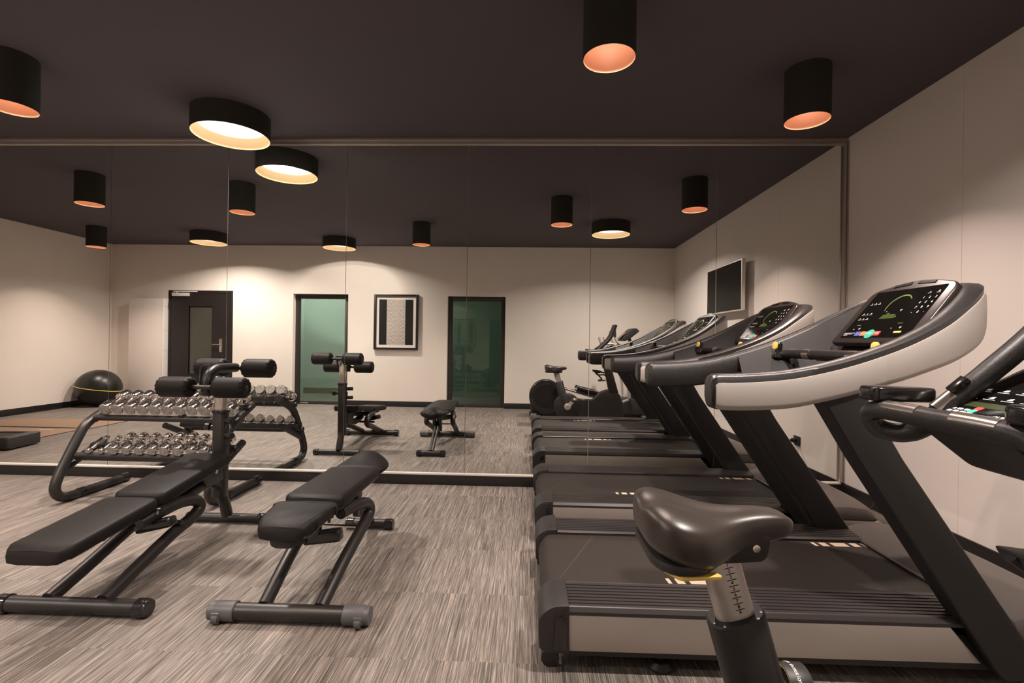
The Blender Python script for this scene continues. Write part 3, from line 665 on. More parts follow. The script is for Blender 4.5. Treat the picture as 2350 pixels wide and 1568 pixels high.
    pl(bm, [(-0.16, 0.098), (-0.13, 0.098), (-0.13, 0.101), (-0.16, 0.101)], 0.0012, 0.0016); pl(bm, [(0.10, 0.100), (0.13, 0.100), (0.13, 0.103), (0.10, 0.103)], 0.0012, 0.0016)
    obj('screen_graphics', bm, 'green_led', co, None)
    for nm, x0, x1, mt_ in (('blue_button', -0.122, -0.088, 'blue'), ('orange_button', -0.084, -0.050, 'orange'), ('stop_key', 0.006, 0.04, 'red')):
        bm = NB(); pl(bm, rounded([(x0, 0.033), (x1, 0.033), (x1, 0.058), (x0, 0.058)], 0.003, 2), 0.001, 0.003); kb = obj(nm, bm, mt_, co)
        if nm == 'stop_key':
            bm = NB(); text_into(bm, 'STOP', 0.010, MT @ Matrix.Translation((0.023, 0.0455, 0.0034))); obj('lettering', bm, 'white_mark', kb, None)
    bm = NB(); lathe(bm, [(0.026, 0.0), (0.026, 0.003), (0, 0.004)], 28, MT @ Matrix.Translation((-0.021, 0.042, 0.001))); sb = obj('start_key', bm, 'teal_button', co)
    bm = NB(); text_into(bm, 'START', 0.013, MT @ Matrix.Translation((-0.021, 0.042, 0.0056))); obj('lettering', bm, 'white_mark', sb, None)
    bm = NB(); pl(bm, rounded([(0.118, 0.046), (0.162, 0.046), (0.162, 0.056), (0.118, 0.056)], 0.005, 3), 0.001, 0.002); obj('yellow_badge', bm, 'yellow', co)
    # label under the rim and bolt
    bm = NB(); lathe(bm, [(0.02, 0), (0.018, -0.012), (0, -0.014)], 16, Matrix.Translation((1.62, 0.12, 1.232))); obj('cable_gland', bm, 'black_gloss', t)
    return t
tm1 = make_treadmill('treadmill nearest the camera, with lit black console beside the exercise bike')
tm2 = copy_tree(tm1); tm2.location = (0.05, 2.99, 0); tm2['label'] = 'treadmill standing right beside the mirror, behind the nearest treadmill'

# ------------------------------------------------------------------ exercise bike (rider faces the right wall)
BY = 1.075
t = thing('exercise_bike', 'black exercise bike with brown-black saddle on a numbered silver post, right foreground', 'exercise bike', (0.6, BY, 0))
def L3(x, y, z): return (x-0.6, y-BY, z)
# saddle
bm = NB(); rows = []
prof = [(0.246, .045, -.004, .05), (0.252, .092, .006, .075), (0.270, .124, .014, .092), (0.30, .142, .014, .105), (0.34, .138, .004, .108), (0.375, .118, -.006, .100), (0.41, .082, -.010, .088),
        (0.447, .058, -.008, .078), (0.487, .047, -.005, .070), (0.525, .041, -.005, .062), (0.553, .035, -.009, .052), (0.569, .023, -.018, .036), (0.575, .009, -.028, .012)]
K = 24
for (x, w, zt_, th) in prof:
    row = []
    for k in range(K):
        a = 2*PI*k/K; c_, s_ = math.cos(a), math.sin(a)
        yy = w*math.copysign(abs(c_)**(0.75 if s_ >= 0 else 0.45), c_)
        if s_ >= 0:
            dip = 0.014*math.exp(-(yy/0.022)**2)*(1 if x < 0.46 else 0.4)*(s_**0.5)
            z = 0.905+zt_ - th*0.42*(1-s_**0.7) - dip
        else: z = 0.905+zt_ - th*0.42 - th*0.58*(abs(s_)**0.45)
        row.append(bm.verts.new(L3(x, BY+yy, z-0.015)))
    rows.append(row)
for a, b in zip(rows, rows[1:]):
    for k in range(K): bm.faces.new((a[k], a[(k+1) % K], b[(k+1) % K], b[k]))
bm.faces.new(rows[0][::-1]); bm.faces.new(rows[-1])
sad = obj('saddle', bm, 'saddle', t, 80)
sm_ = sad.modifiers.new('soften', 'SUBSURF'); sm_.levels = 1; sm_.render_levels = 2
bm = NB()
prism(bm, rounded([(-0.345, -0.085), (-0.315, -0.128), (-0.255, -0.126), (-0.20, -0.07), (-0.15, -0.035), (-0.15, 0.035), (-0.20, 0.07), (-0.255, 0.126), (-0.315, 0.128), (-0.345, 0.085)], 0.03, 3), 0.788, 0.808, 'Z', 0.005); obj('saddle_shell', bm, 'black_plastic', sad)
bm = NB(); prism(bm, rounded([(-0.325, -0.09), (-0.30, -0.130), (-0.215, -0.118), (-0.222, -0.10), (-0.30, -0.11)], 0.008, 3), 0.7815, 0.788, 'Z', 0.002); obj('adjusting_lever', bm, 'yellow', sad)
bm = NB(); prism(bm, rounded([(-0.23, 0.775), (-0.095, 0.785), (-0.085, 0.845), (-0.23, 0.845)], 0.02, 4), -0.045, 0.045, bev=0.006); cl_ = obj('saddle_clamp', bm, 'black_plastic', sad)
bm = NB(); lathe(bm, [(0.009, 0), (0.008, 0.004), (0, 0.005)], 14, along((-0.12, -0.045, 0.815), (0, -1, 0))); obj('clamp_bolt', bm, 'steel', cl_)
# post and sleeve
pd = Vector((0.29, 0, -1)).normalized(); ptop = Vector((-0.194, 0, 0.83)); plen = 0.30
def oval_prism(bm, p, d, L_, ax, ay, n=32, bev=0.0):
    m_ = frame(p, (d.z*-1 if False else Vector((0, 1, 0)).cross(d)), (0, 1, 0))
    ring = lambda s, z: [bm.verts.new(m_ @ Vector((ax*s*math.copysign(abs(math.cos(q))**0.8, math.cos(q)), ay*s*math.copysign(abs(math.sin(q))**0.8, math.sin(q)), z))) for q in [2*PI*k/n for k in range(n)]]
    sgn = 1 if (m_.to_3x3() @ Vector((0, 0, 1))).dot(d) > 0 else -1
    R0 = [ring(1-bev/ax, 0), ring(1, sgn*bev), ring(1, sgn*L_)]
    for a, b in zip(R0, R0[1:]):
        for k in range(n): bm.faces.new((a[k], a[(k+1) % n], b[(k+1) % n], b[k]))
    bm.faces.new(R0[0]); bm.faces.new(R0[-1][::-1])
bm = NB(); oval_prism(bm, ptop, pd, 0.42, 0.041, 0.026, bev=0.001); po = obj('seat_post', bm, mat('anodised_silver_post', (0.40, 0.365, 0.345), 0.35, metal=0.5), t, 60)
bm = NB(); nx = Vector((0, 1, 0)).cross(pd)
ft = Vector((-pd.z, 0, pd.x))  # towards the front of the bike, square to the post
if ft.x < 0: ft = -ft
for k in range(9):
    c0 = ptop + pd*(0.065+k*0.0130) + ft*(0.006) + Vector((0, -0.0268, 0))
    mm = frame(c0, ft, -pd)
    text_into(bm, str(k+1), 0.0108, mm, 0.0002)
    c1 = c0 - pd*0.0066; m5 = frame(c1, ft, -pd)
    b2 = NB(); box(b2, -0.009, 0.011, -0.0006, 0.0006, 0, 0.0004); bmesh.ops.transform(b2, matrix=m5, verts=b2.verts); me = bpy.data.meshes.new('t'); b2.to_mesh(me); b2.free(); bm.from_mesh(me); bpy.data.meshes.remove(me)
obj('height_scale', bm, 'black_print', po, None)
ps = ptop + pd*0.184
bm = NB(); oval_prism(bm, ps, pd, 0.42, 0.061, 0.046, bev=0.004); sl = obj('post_sleeve', bm, 'column', t, 40)
for dx, dy in ((0.050, -0.018), (0.036, -0.036), (-0.036, -0.036), (-0.051, -0.016)):
    bm = NB(); lathe(bm, [(0.0032, 0), (0.0028, 0.001), (0, 0.0012)], 12, along(ps+ft*dx*1.0+Vector((0, dy, 0)), -pd)); obj('sleeve_screw', bm, 'steel', sl)
# body
bm = NB(); circ = [(0.59+0.192*math.cos(math.radians(q)), 0.285+0.192*math.sin(math.radians(q))) for q in range(40, 235, 12)]
outl = circ + [(0.52, 0.06), (1.30, 0.06), (1.40, 0.10), (1.425, 0.20), (1.41, 0.34), (1.36, 0.47), (1.29, 0.545), (1.16, 0.545), (1.06, 0.505), (0.99, 0.42), (0.95, 0.395), (0.80, 0.40)]
prism(bm, [(x-0.6, z) for x, z in outl], -0.075, 0.03, bev=0.02, seg=3); bd = obj('body', bm, 'black_plastic', t, 40)
bm = NB(); MD = along((-0.01, 0.0, 0.285), (0, -1, 0))
lathe(bm, [(0, -0.038), (0.10, -0.038), (0.115, -0.033), (0.183, -0.038), (0.195, -0.030), (0.195, 0.085), (0.183, 0.094), (0.115, 0.088), (0.10, 0.093), (0, 0.093)], 64, MD, cap=False)
dc = obj('crank_cover', bm, 'black_plastic', t, 40)
for s in (-1, 1):
    dx, dz = (0.088, 0.098) if s > 0 else (-0.088, -0.098); y = 0.070 if s > 0 else -0.118
    bm = NB(); lathe(bm, [(0.050, -0.02), (0.050, 0.010), (0.042, 0.016), (0.014, 0.018), (0.014, 0.016), (0, 0.016)], 32, along((-0.01, y, 0.29), (0, s, 0))); 
    prism(bm, [(-0.01-dz*0.28, 0.29+dx*0.28), (-0.01+dz*0.28, 0.29-dx*0.28), (-0.01+dx+dz*0.14, 0.29+dz-dx*0.14), (-0.01+dx-dz*0.14, 0.29+dz+dx*0.14)], y-0.006+s*0.008, y+0.006+s*0.008, bev=0.003); ck = obj('crank', bm, 'silver', t)
    bm = NB(); px, pz = -0.01+dx, 0.29+dz; yy = y+s*(0.10 if s > 0 else 0.065); box(bm, px-0.045, px+0.045, yy-0.045, yy+0.045, pz-0.012, pz+0.012, 0.005); pe = obj('pedal', bm, 'black_plastic', ck)
    bm = NB(); arc = [(yy+0.052*math.cos(math.radians(q)), pz+0.046*math.sin(math.radians(q))) for q in range(0, 181, 12)]
    out2 = arc + [(yy+(y0-yy)*0.93, pz+(z0-pz)*0.93) for y0, z0 in arc[::-1]]
    prism(bm, out2, px-0.028, px+0.028, 'X', 0.001); st = obj('pedal_strap', bm, 'black_plastic', pe, 50)
    bm = NB(); prism(bm, [(yy+(y0-yy)*0.925, pz+(z0-pz)*0.925) for y0, z0 in arc] + [(yy+(y0-yy)*0.86, pz+(z0-pz)*0.86) for y0, z0 in arc[::-1]], px-0.027, px+0.027, 'X'); obj('strap_lining', bm, 'yellow', st, 50)
    bm = NB()
    for k, ch in enumerate('wellness in motion'):
        if ch == ' ': continue
        q = math.radians(27+k*6.5); p = Vector((px-0.004, yy+0.0523*math.cos(q), pz+0.0463*math.sin(q))); tg = Vector((0, -0.052*math.sin(q), 0.046*math.cos(q)))
        text_into(bm, ch, 0.0155, frame(p, tg, (1, 0, 0)), 0.0003)
    obj('slogan', bm, 'white_mark', st, None)
for x in (0.50, 1.34):
    bm = NB(); tube(bm, [(x-0.6, -0.27, 0.032), (x-0.6, 0.27, 0.032)], 0.032, 16); fb = obj('base_bar', bm, 'black_metal', t, 50)
    bm = NB(); tube(bm, [(x-0.6, -0.285, 0.033), (x-0.6, -0.255, 0.033)], 0.033, 16); tube(bm, [(x-0.6, 0.285, 0.033), (x-0.6, 0.255, 0.033)], 0.033, 16); obj('foot_cap', bm, 'black_gloss', fb, 50)
bm = NB(); prism(bm, [(x-0.6, z) for x, z in rounded([(1.20, 0.50), (1.335, 0.50), (1.21, 0.93), (1.10, 0.95)], 0.01)], -0.035, 0.035, bev=0.01, seg=3); obj('console_column', bm, 'black_metal', t, 40)
# head: belly, console face, display
bm = NB(); prism(bm, [(x-0.6, z) for x, z in rounded([(0.925, 1.062), (0.945, 1.04), (1.045, 0.962), (1.10, 0.946), (1.30, 0.935), (1.34, 1.02), (1.31, 1.165), (1.24, 1.185), (0.955, 1.062)], 0.015, 3)], -0.11, 0.11, bev=0.02, seg=3); hd = obj('console_head', bm, 'black_plastic', t, 40)
co0 = Vector((0.935-0.6, 0, 1.066)); cu_ = Vector((0.9, 0, 0.43)).normalized(); MC = frame(co0, (0, -1, 0), cu_)
def plc(bm, pts, z0, z1, bev=0.0):
    b2 = NB(); prism(b2, pts, z0, z1, 'Z', bev); bmesh.ops.transform(b2, matrix=MC, verts=b2.verts); me = bpy.data.meshes.new('t'); b2.to_mesh(me); b2.free(); bm.from_mesh(me); bpy.data.meshes.remove(me)
bm = NB(); plc(bm, rounded([(-0.118, 0.0), (0.118, 0.0), (0.130, 0.09), (0.135, 0.29), (0.10, 0.33), (-0.10, 0.33), (-0.135, 0.29), (-0.130, 0.09)], 0.02, 4), -0.022, 0.004, 0.006); bc = obj('console', bm, 'black_gloss', hd)
bm = NB(); plc(bm, rounded([(-0.108, 0.012), (0.108, 0.012), (0.118, 0.09), (0.118, 0.30), (-0.118, 0.30), (-0.118, 0.09)], 0.01, 3), 0.003, 0.0052); obj('screen', bm, 'screen', bc)
bm = NB(); random.seed(5)
for r in range(4):
    for c_ in range(5):
        x, y = -0.105+c_*0.017, 0.030+r*0.0115; plc(bm, rounded([(x-0.006, y-0.0032), (x+0.006, y-0.0032), (x+0.006, y+0.0032), (x-0.006, y+0.0032)], 0.002, 2), 0.005, 0.007)
for r in range(2):
    for c_ in range(5): x, y = 0.025+c_*0.018, 0.022+r*0.013; plc(bm, rounded([(x-0.007, y-0.004), (x+0.007, y-0.004), (x+0.007, y+0.004), (x-0.007, y+0.004)], 0.002, 2), 0.005, 0.007)
for r in range(2):
    for c_ in range(6):
        x, y = -0.10+c_*0.042, 0.125+r*0.035; plc(bm, [(x-0.006, y), (x+0.006, y), (x+0.004, y+0.009), (x-0.003, y+0.007)], 0.005, 0.0058); plc(bm, [(x-0.014, y-0.006), (x+0.014, y-0.006), (x+0.014, y-0.0045), (x-0.014, y-0.0045)], 0.005, 0.0058)
text_into(bm, 'QUICK START', 0.013, MC @ Matrix.Translation((0.058, 0.052, 0.0062)))
obj('keypad_print', bm, 'white_mark', bc, None)
bm = NB(); plc(bm, rounded([(-0.10, 0.082), (0.11, 0.082), (0.11, 0.104), (-0.10, 0.104)], 0.004, 2), 0.005, 0.0058); obj('green_display', bm, mat('dim_green_lcd', (0.030, 0.034, 0.012), 0.3, emit=(0.1, 0.13, 0.03), estr=0.12), bc)
for nm, x, y, mt_ in (('orange_button', -0.116, 0.075, 'orange'), ('red_button', -0.035, 0.0745, 'red'), ('green_button', -0.038, 0.060, 'teal_button'), ('yellow_button', -0.042, 0.046, 'yellow'), ('blue_button', 0.013, 0.045, 'blue')):
    bm = NB(); w = 0.013 if nm == 'orange_button' else 0.008; plc(bm, rounded([(x-w, y-0.006), (x+w, y-0.006), (x+w, y+0.006), (x-w, y+0.006)], 0.003, 2), 0.005, 0.0075); obj(nm, bm, mt_, bc)
# handlebars: cross grip, loops at both ends rising into long forward arms
for s in (1, -1):
    pth = [(0.885, BY, 1.082), (0.885, BY+s*0.10, 1.083), (0.885, BY+s*0.18, 1.080), (0.888, BY+s*0.213, 1.062), (0.904, BY+s*0.205, 1.030), (0.935, BY+s*0.172, 1.024),
           (0.962, BY+s*0.142, 1.045), (0.989, BY+s*0.115, 1.090), (1.030, BY+s*0.102, 1.140), (1.074, BY+s*0.096, 1.182), (1.184, BY+s*0.087, 1.292), (1.235, BY+s*0.082, 1.39), (1.275, BY+s*0.08, 1.50)]
    sp3 = smooth_path([L3(*p) for p in pth], 6); n_ = len(sp3)
    rad = [0.0235 if i < n_*0.45 else 0.0245 for i in range(n_)]
    bm = NB(); tube(bm, sp3, 0.024, 20, radii=rad); hb = obj('handlebar', bm, 'speckle', t, 60)
    bm = NB(); tube(bm, [L3(0.883, BY+s*0.045, 1.0878), L3(0.883, BY+s*0.10, 1.0882), L3(0.883, BY+s*0.145, 1.087)], 0.0203, 20); obj('pulse_sensor', bm, 'steel', hb, 50)
    bm = NB(); a_, b_2 = Vector(L3(0.978, BY+s*0.118, 1.088)), Vector(L3(1.008, BY+s*0.106, 1.123)); tube(bm, [a_, b_2], 0.0215, 16); obj('arm_sensor', bm, 'steel', hb, 50)
    bm = NB(); mm = frame(Vector(L3(1.008, BY+s*0.100, 1.150)), (b_2-a_), (0, 1, 0)); b2 = NB(); box(b2, -0.02, 0.024, -0.012, 0.012, -0.006, 0.008, 0.003); bmesh.ops.transform(b2, matrix=mm, verts=b2.verts); obj('thumb_switch', b2, 'black_gloss', hb); bm.free()
    # elbow pad
    bm = NB(); prism(bm, rounded([(0.862-0.6, s*0.155), (0.862-0.6, s*0.235), (0.96-0.6, s*0.225), (1.01-0.6, s*0.175), (1.005-0.6, s*0.15)], 0.025, 4), 1.102, 1.138, 'Z', 0.014, 3); ep = obj('elbow_pad', bm, 'black_gloss', t, 50)
# bottle holder hanging off the column
bm = NB(); tube(bm, smooth_path([L3(1.14, 1.07, 0.79), L3(1.07, 1.03, 0.80), L3(1.02, 1.0, 0.775), L3(1.06, 0.97, 0.755), L3(1.13, 1.02, 0.76), L3(1.14, 1.07, 0.75)], 5), 0.010, 10)
tube(bm, smooth_path([L3(0.965, 1.0, 0.825), L3(1.03, 1.0, 0.775), L3(1.08, 1.0, 0.72), L3(1.10, 1.02, 0.695), L3(1.05, 1.0, 0.67), L3(1.15, 1.05, 0.68)], 5), 0.011, 10)
prism(bm, [(x-0.6, z) for x, z in rounded([(0.962, 0.835), (0.985, 0.80), (1.07, 0.78), (1.10, 0.815), (1.05, 0.825)], 0.012, 3)], -0.13, -0.04, bev=0.006)
obj('bottle_holder', bm, 'black_plastic', t, 50)

# ------------------------------------------------------------------ elliptical trainer (seen in the mirror behind the bike)
EY = 0.30
t = thing('elliptical_trainer', 'black elliptical trainer between the bike and the back wall, seen in the mirror', 'elliptical trainer', (0.9, EY, 0))
def E3(x, y, z): return (x-0.9, y-EY, z)
bm = NB(); prism(bm, [(x-0.9, z) for x, z in rounded([(0.05, 0.10), (0.04, 0.44), (0.12, 0.55), (0.30, 0.62), (0.46, 0.57), (0.58, 0.42), (0.66, 0.24), (0.70, 0.10)], 0.05, 4)], -0.10, 0.10, bev=0.03, seg=3); hs = obj('flywheel_housing', bm, 'black_plastic', t, 40)
for s in (-1, 1):
    bm = NB(); lathe(bm, [(0.275, 0), (0.275, 0.035), (0.255, 0.045), (0.18, 0.04), (0, 0.045)], 48, along((-0.60, s*0.09, 0.345), (0, s, 0))); obj('side_disc', bm, 'black_gloss', hs, 40)
bm = NB(); box(bm, -0.87, 1.02, -0.06, 0.06, 0.03, 0.10, 0.01); obj('base_beam', bm, 'black_metal', t)
for x in (0.10, 1.88):
    bm = NB(); box(bm, x-0.95, x-0.85, -0.29, 0.29, 0.0, 0.075, 0.015); obj('floor_foot', bm, 'grey_cap', t)
for s in (-1, 1):
    bm = NB(); tube(bm, [(-0.45, s*0.16, 0.53), (0.05, s*0.16, 0.39), (0.55, s*0.16, 0.26)], 0.018, 12); obj('pedal_arm', bm, 'steel', t, 50)
    bm = NB(); prism(bm, [(x-0.9, z) for x, z in rounded([(0.78, 0.485), (0.80, 0.53), (0.90, 0.50), (1.12, 0.455), (1.22, 0.40), (1.20, 0.375), (1.05, 0.395), (0.86, 0.445)], 0.01, 3)], s*0.16-0.075, s*0.16+0.075, bev=0.012); obj('foot_plate', bm, 'black_gloss', t, 40)
bm = NB(); prism(bm, [(x-0.9, z) for x, z in rounded([(1.42, 0.08), (1.52, 0.32), (1.66, 0.36), (1.86, 0.26), (1.95, 0.08)], 0.05, 4)], -0.13, 0.13, bev=0.03, seg=3); obj('front_housing', bm, 'black_plastic', t, 40)
bm = NB(); tube(bm, smooth_path([(0.84, 0, 0.20), (0.77, 0, 0.70), (0.77, 0, 1.18), (0.74, 0, 1.33)], 5), 0.04, 16, flat=0.7); obj('console_post', bm, 'black_metal', t, 50)
bm = NB(); prism(bm, [(x-0.9, z) for x, z in rounded([(1.475, 1.275), (1.56, 1.27), (1.655, 1.33), (1.775, 1.43), (1.73, 1.475), (1.66, 1.475), (1.56, 1.39)], 0.012, 3)], -0.17, 0.17, bev=0.02, seg=3); ec = obj('console', bm, 'black_plastic', t, 40)
bm = NB(); b2m = frame((0.62, 0, 1.336), (0, -1, 0), (0.13, 0, 0.12)); box(bm, -0.14, 0.14, -0.06, 0.10, 0.012, 0.017, 0.001, mtx=b2m); obj('screen', bm, 'screen', ec)
for s in (-1, 1):
    bm = NB(); tube(bm, smooth_path([E3(1.74, EY+s*0.10, 1.20), E3(1.62, EY+s*0.14, 1.20), E3(1.46, EY+s*0.18, 1.22), E3(1.39, EY+s*0.19, 1.30), E3(1.375, EY+s*0.19, 1.42)], 6), 0.018, 12); ga = obj('fixed_grip', bm, 'silver', t, 50)
    bm = NB(); tube(bm, [E3(1.378, EY+s*0.19, 1.33), E3(1.375, EY+s*0.19, 1.435)], 0.022, 12); obj('grip_sleeve', bm, 'black_plastic', ga, 50)
    bm = NB(); tube(bm, smooth_path([E3(1.60, EY+s*0.26, 0.36), E3(1.58, EY+s*0.27, 0.60), E3(1.50, EY+s*0.28, 0.95), E3(1.37, EY+s*0.28, 1.20), E3(1.24, EY+s*0.26, 1.22), E3(1.19, EY+s*0.25, 1.33)], 6), 0.019, 12); obj('swing_arm', bm, 'silver', t, 50)
    bm = NB(); tube(bm, [(-0.30+0.55+0.30, s*0.16, 0.26), (0.70, s*0.24, 0.34)], 0.02, 12); obj('linkage', bm, 'silver', t, 50)

# ------------------------------------------------------------------ weight benches
def slab(bm, sections, th, n=5):
    """upholstered pad: sections (y, half_width, z_top) along Y, rounded edges"""
    prof = []
    rows = []
    for i, (y, hw, z) in enumerate(sections):
        e = min(0.018, hw*0.5)
        row = [(-hw, z-th+0.006), (-hw-0.004, z-th*0.5), (-hw, z-0.012), (-hw+0.006, z-0.004), (-hw+e, z), (0, z+0.002), (hw-e, z), (hw-0.006, z-0.004), (hw, z-0.012), (hw+0.004, z-th*0.5), (hw, z-th+0.006), (hw*0.6, z-th), (-hw*0.6, z-th)]
        rows.append([bm.verts.new((x, y, zz)) for x, zz in row])
    m_ = len(rows[0])
    for a, b in zip(rows, rows[1:]):
        for k in range(m_): bm.faces.new((a[k], a[(k+1) % m_], b[(k+1) % m_], b[k]))
    bm.faces.new(rows[0][::-1]); bm.faces.new(rows[-1]); return bm
def pad_sections(y0, y1, hw0, hw1, z0, z1, r=0.03, dz=0.012):
    S = []
    for u in (0, 0.12, 0.35, 0.7, 1.0):
        y = y0+r*u; f = 1-(1-u)**2; S.append((y, hw0-(1-f)*0.03, -(1-f)*dz))
    S += [(y0+(y1-y0)*q, hw0+(hw1-hw0)*q, 0) for q in (0.25, 0.5, 0.75)]
    for u in (1.0, 0.7, 0.35, 0.12, 0):
        y = y1-r*u; f = 1-(1-u)**2; S.append((y, hw1-(1-f)*0.03, -(1-f)*dz))
    return [(y, hw, z0+(z1-z0)*(y-y0)/(y1-y0)+d) for y, hw, d in S]
def foot(t, y, hw, r, caps, name='base_foot', wheels=False):
    bm = NB(); tube(bm, [(-hw+0.01, y, r), (hw-0.01, y, r)], r*0.86, 20); f = obj(name, bm, 'black_metal', t, 50)
    for s in (-1, 1):
        bm = NB(); w = 0.115 if wheels else 0.055
        lathe(bm, [(r*0.9, 0), (r*1.0, 0.004), (r*1.0, w*0.75), (r*0.93, w*0.8), (r*0.95, w*0.84), (r*0.90, w), (0, w)], 28, along((s*(hw-w), y, r), (s, 0, 0)), cap=False)
        c = obj('wheel_cap' if wheels else 'foot_cap', bm, caps, f, 40)
        if wheels:
            bm = NB(); tube(bm, [(s*(hw-0.055), y-0.028, r*0.62), (s*(hw-0.030), y-0.028, r*0.62)], r*0.58, 20); obj('wheel', bm, 'grey_cap', c, 50)
            bm = NB(); box(bm, s*(hw-0.0425)-0.020, s*(hw-0.0425)+0.020, y-r-0.004, y-r*0.55, r*0.45, r*1.3, 0.006); obj('wheel_fork', bm, 'grey_cap', c)
    return f

# --- crunch bench with roller head
t = thing('ab_crunch_bench', 'long black ab bench with four foam rollers on a post, front left', 'exercise bench', (-2.0, 2.5, 0))
def y_(v): return v-2.5
foot(t, y_(2.09), 0.345, 0.040, 'black_gloss'); foot(t, y_(3.19), 0.27, 0.033, 'black_gloss')
bm = NB(); slab(bm, [(y_(y), hw, z) for y, hw, z in pad_sections(1.905, 2.425, 0.138, 0.138, 0.372, 0.424, r=0.05)], 0.058); p1 = obj('lower_pad', bm, 'vinyl', t, 60)
bm = NB(); slab(bm, [(y_(y), hw, z) for y, hw, z in pad_sections(2.432, 3.02, 0.134, 0.136, 0.430, 0.510, r=0.03)], 0.058); p2 = obj('upper_pad', bm, 'vinyl', t, 60)
bm = NB(); prism(bm, [(y_(2.02), 0.318), (y_(2.95), 0.452), (y_(2.97), 0.415), (y_(2.80), 0.372), (y_(2.20), 0.285), (y_(2.05), 0.30)], -0.035, 0.035, 'X', 0.006); obj('seat_beam', bm, 'black_metal', t)
bm = NB(); slab(bm, [(y_(y), hw, z) for y, hw, z in pad_sections(1.965, 2.20, 0.06, 0.09, 0.318, 0.342, r=0.06, dz=0.0)], 0.035); obj('pad_underside_shell', bm, 'black_plastic', p1, 60)
bm = NB(); prism(bm, [(y_(1.95), 0.310), (y_(2.42), 0.358), (y_(2.42), 0.368), (y_(1.945), 0.320)], -0.125, 0.125, 'X', 0.004); obj('pad_board', bm, 'black_gloss', p1)
bm = NB(); prism(bm, [(y_(2.45), 0.364), (y_(3.01), 0.442), (y_(3.01), 0.453), (y_(2.45), 0.376)], -0.125, 0.125, 'X', 0.004); obj('pad_board', bm, 'black_gloss', p2)
# twin rails rising from the front foot, looping back beneath the pad
for s in (-1, 1):
    pts = [(s*0.125, y_(2.10), 0.06), (s*0.13, y_(2.52), 0.198), (s*0.135, y_(2.65), 0.230), (s*0.137, y_(2.715), 0.270), (s*0.134, y_(2.68), 0.318), (s*0.13, y_(2.58), 0.342), (s*0.12, y_(2.46), 0.338), (s*0.09, y_(2.34), 0.312)]
    bm = NB(); tube(bm, smooth_path(pts[:1] + [(s*0.125, y_(2.3), 0.125)] + pts[1:], 7), 0.031, 20); obj('front_rail', bm, 'black_metal', t, 60)
bm = NB(); tube(bm, smooth_path([(0, y_(2.52), 0.31), (0, y_(2.70), 0.285), (0.0, y_(2.86), 0.315), (0, y_(2.99), 0.328), (0, y_(3.09), 0.275), (0, y_(3.155), 0.15), (0, y_(3.19), 0.055)], 7), 0.034, 20); obj('rear_leg', bm, 'black_metal', t, 60)
bm = NB(); prism(bm, rounded([(y_(2.84), 0.42), (y_(3.06), 0.43), (y_(3.08), 0.32), (y_(2.92), 0.31)], 0.02, 3), -0.045, 0.045, 'X', 0.005); obj('post_bracket', bm, 'black_metal', t)
# pivot bracket and height lever under the pad joint
bm = NB(); box(bm, -0.05, 0.14, y_(2.40), y_(2.50), 0.315, 0.365, 0.008); obj('hinge_bracket', bm, 'black_metal', t)
bm = NB(); b2m = Matrix.Translation((0.05, y_(2.42), 0.262)) @ Matrix.Rotation(math.radians(-14), 4, 'Y'); box(bm, -0.03, 0.16, -0.03, 0.03, -0.024, 0.024, 0.012, 3, mtx=b2m); obj('adjuster_housing', bm, 'black_gloss', t)
bm = NB(); tube(bm, [(-0.15, y_(2.53), 0.25), (0.17, y_(2.53), 0.25)], 0.012, 12); obj('adjuster_rod', bm, 'black_gloss', t, 50)
bm = NB(); lathe(bm, [(0.012, 0), (0.012, 0.004), (0.006, 0.005), (0, 0.005)], 14, along((0.133, y_(2.40), 0.345), (1, 0, 0))); lathe(bm, [(0.012, 0), (0.012, 0.004), (0, 0.005)], 14, along((0.136, y_(2.86), 0.43), (1, 0, 0))); obj('bolt', bm, 'steel', t)
# post
bm = NB(); prism(bm, rounded([(-0.044, y_(3.11)-0.036), (0.044, y_(3.11)-0.036), (0.044, y_(3.11)+0.036), (-0.044, y_(3.11)+0.036)], 0.03, 5), 0.20, 0.752, 'Z', 0.004); pst = obj('post_sleeve', bm, 'black_metal', t, 40)
bm = NB(); prism(bm, rounded([(-0.036, y_(3.11)-0.028), (0.036, y_(3.11)-0.028), (0.036, y_(3.11)+0.028), (-0.036, y_(3.11)+0.028)], 0.024, 5), 0.74, 0.985, 'Z', 0.002); obj('inner_post', bm, 'steel', t, 40)
bm = NB(); prism(bm, rounded([(-0.048, y_(3.11)-0.040), (0.048, y_(3.11)-0.040), (0.048, y_(3.11)+0.040), (-0.048, y_(3.11)+0.040)], 0.03, 5), 0.745, 0.765, 'Z', 0.003); obj('collar', bm, 'black_gloss', pst, 40)
for z in (0.70, 0.605):
    bm = NB(); tube(bm, [(0.04, y_(3.10), z), (0.10, y_(3.07), z)], 0.019, 16); obj('side_peg', bm, 'black_metal', pst, 50)
    bm = NB(); box(bm, 0.038, 0.052, y_(3.09), y_(3.12), z-0.075, z-0.03, 0.003); obj('peg_plate', bm, 'black_plastic', pst)
bm = NB(); lathe(bm, [(0.014, 0), (0.014, 0.03), (0.026, 0.036), (0.026, 0.062), (0.018, 0.07), (0, 0.07)], 16, along((-0.04, y_(3.12), 0.65), (-1, 0, 0.05))); obj('locking_knob', bm, 'black_gloss', pst, 40)
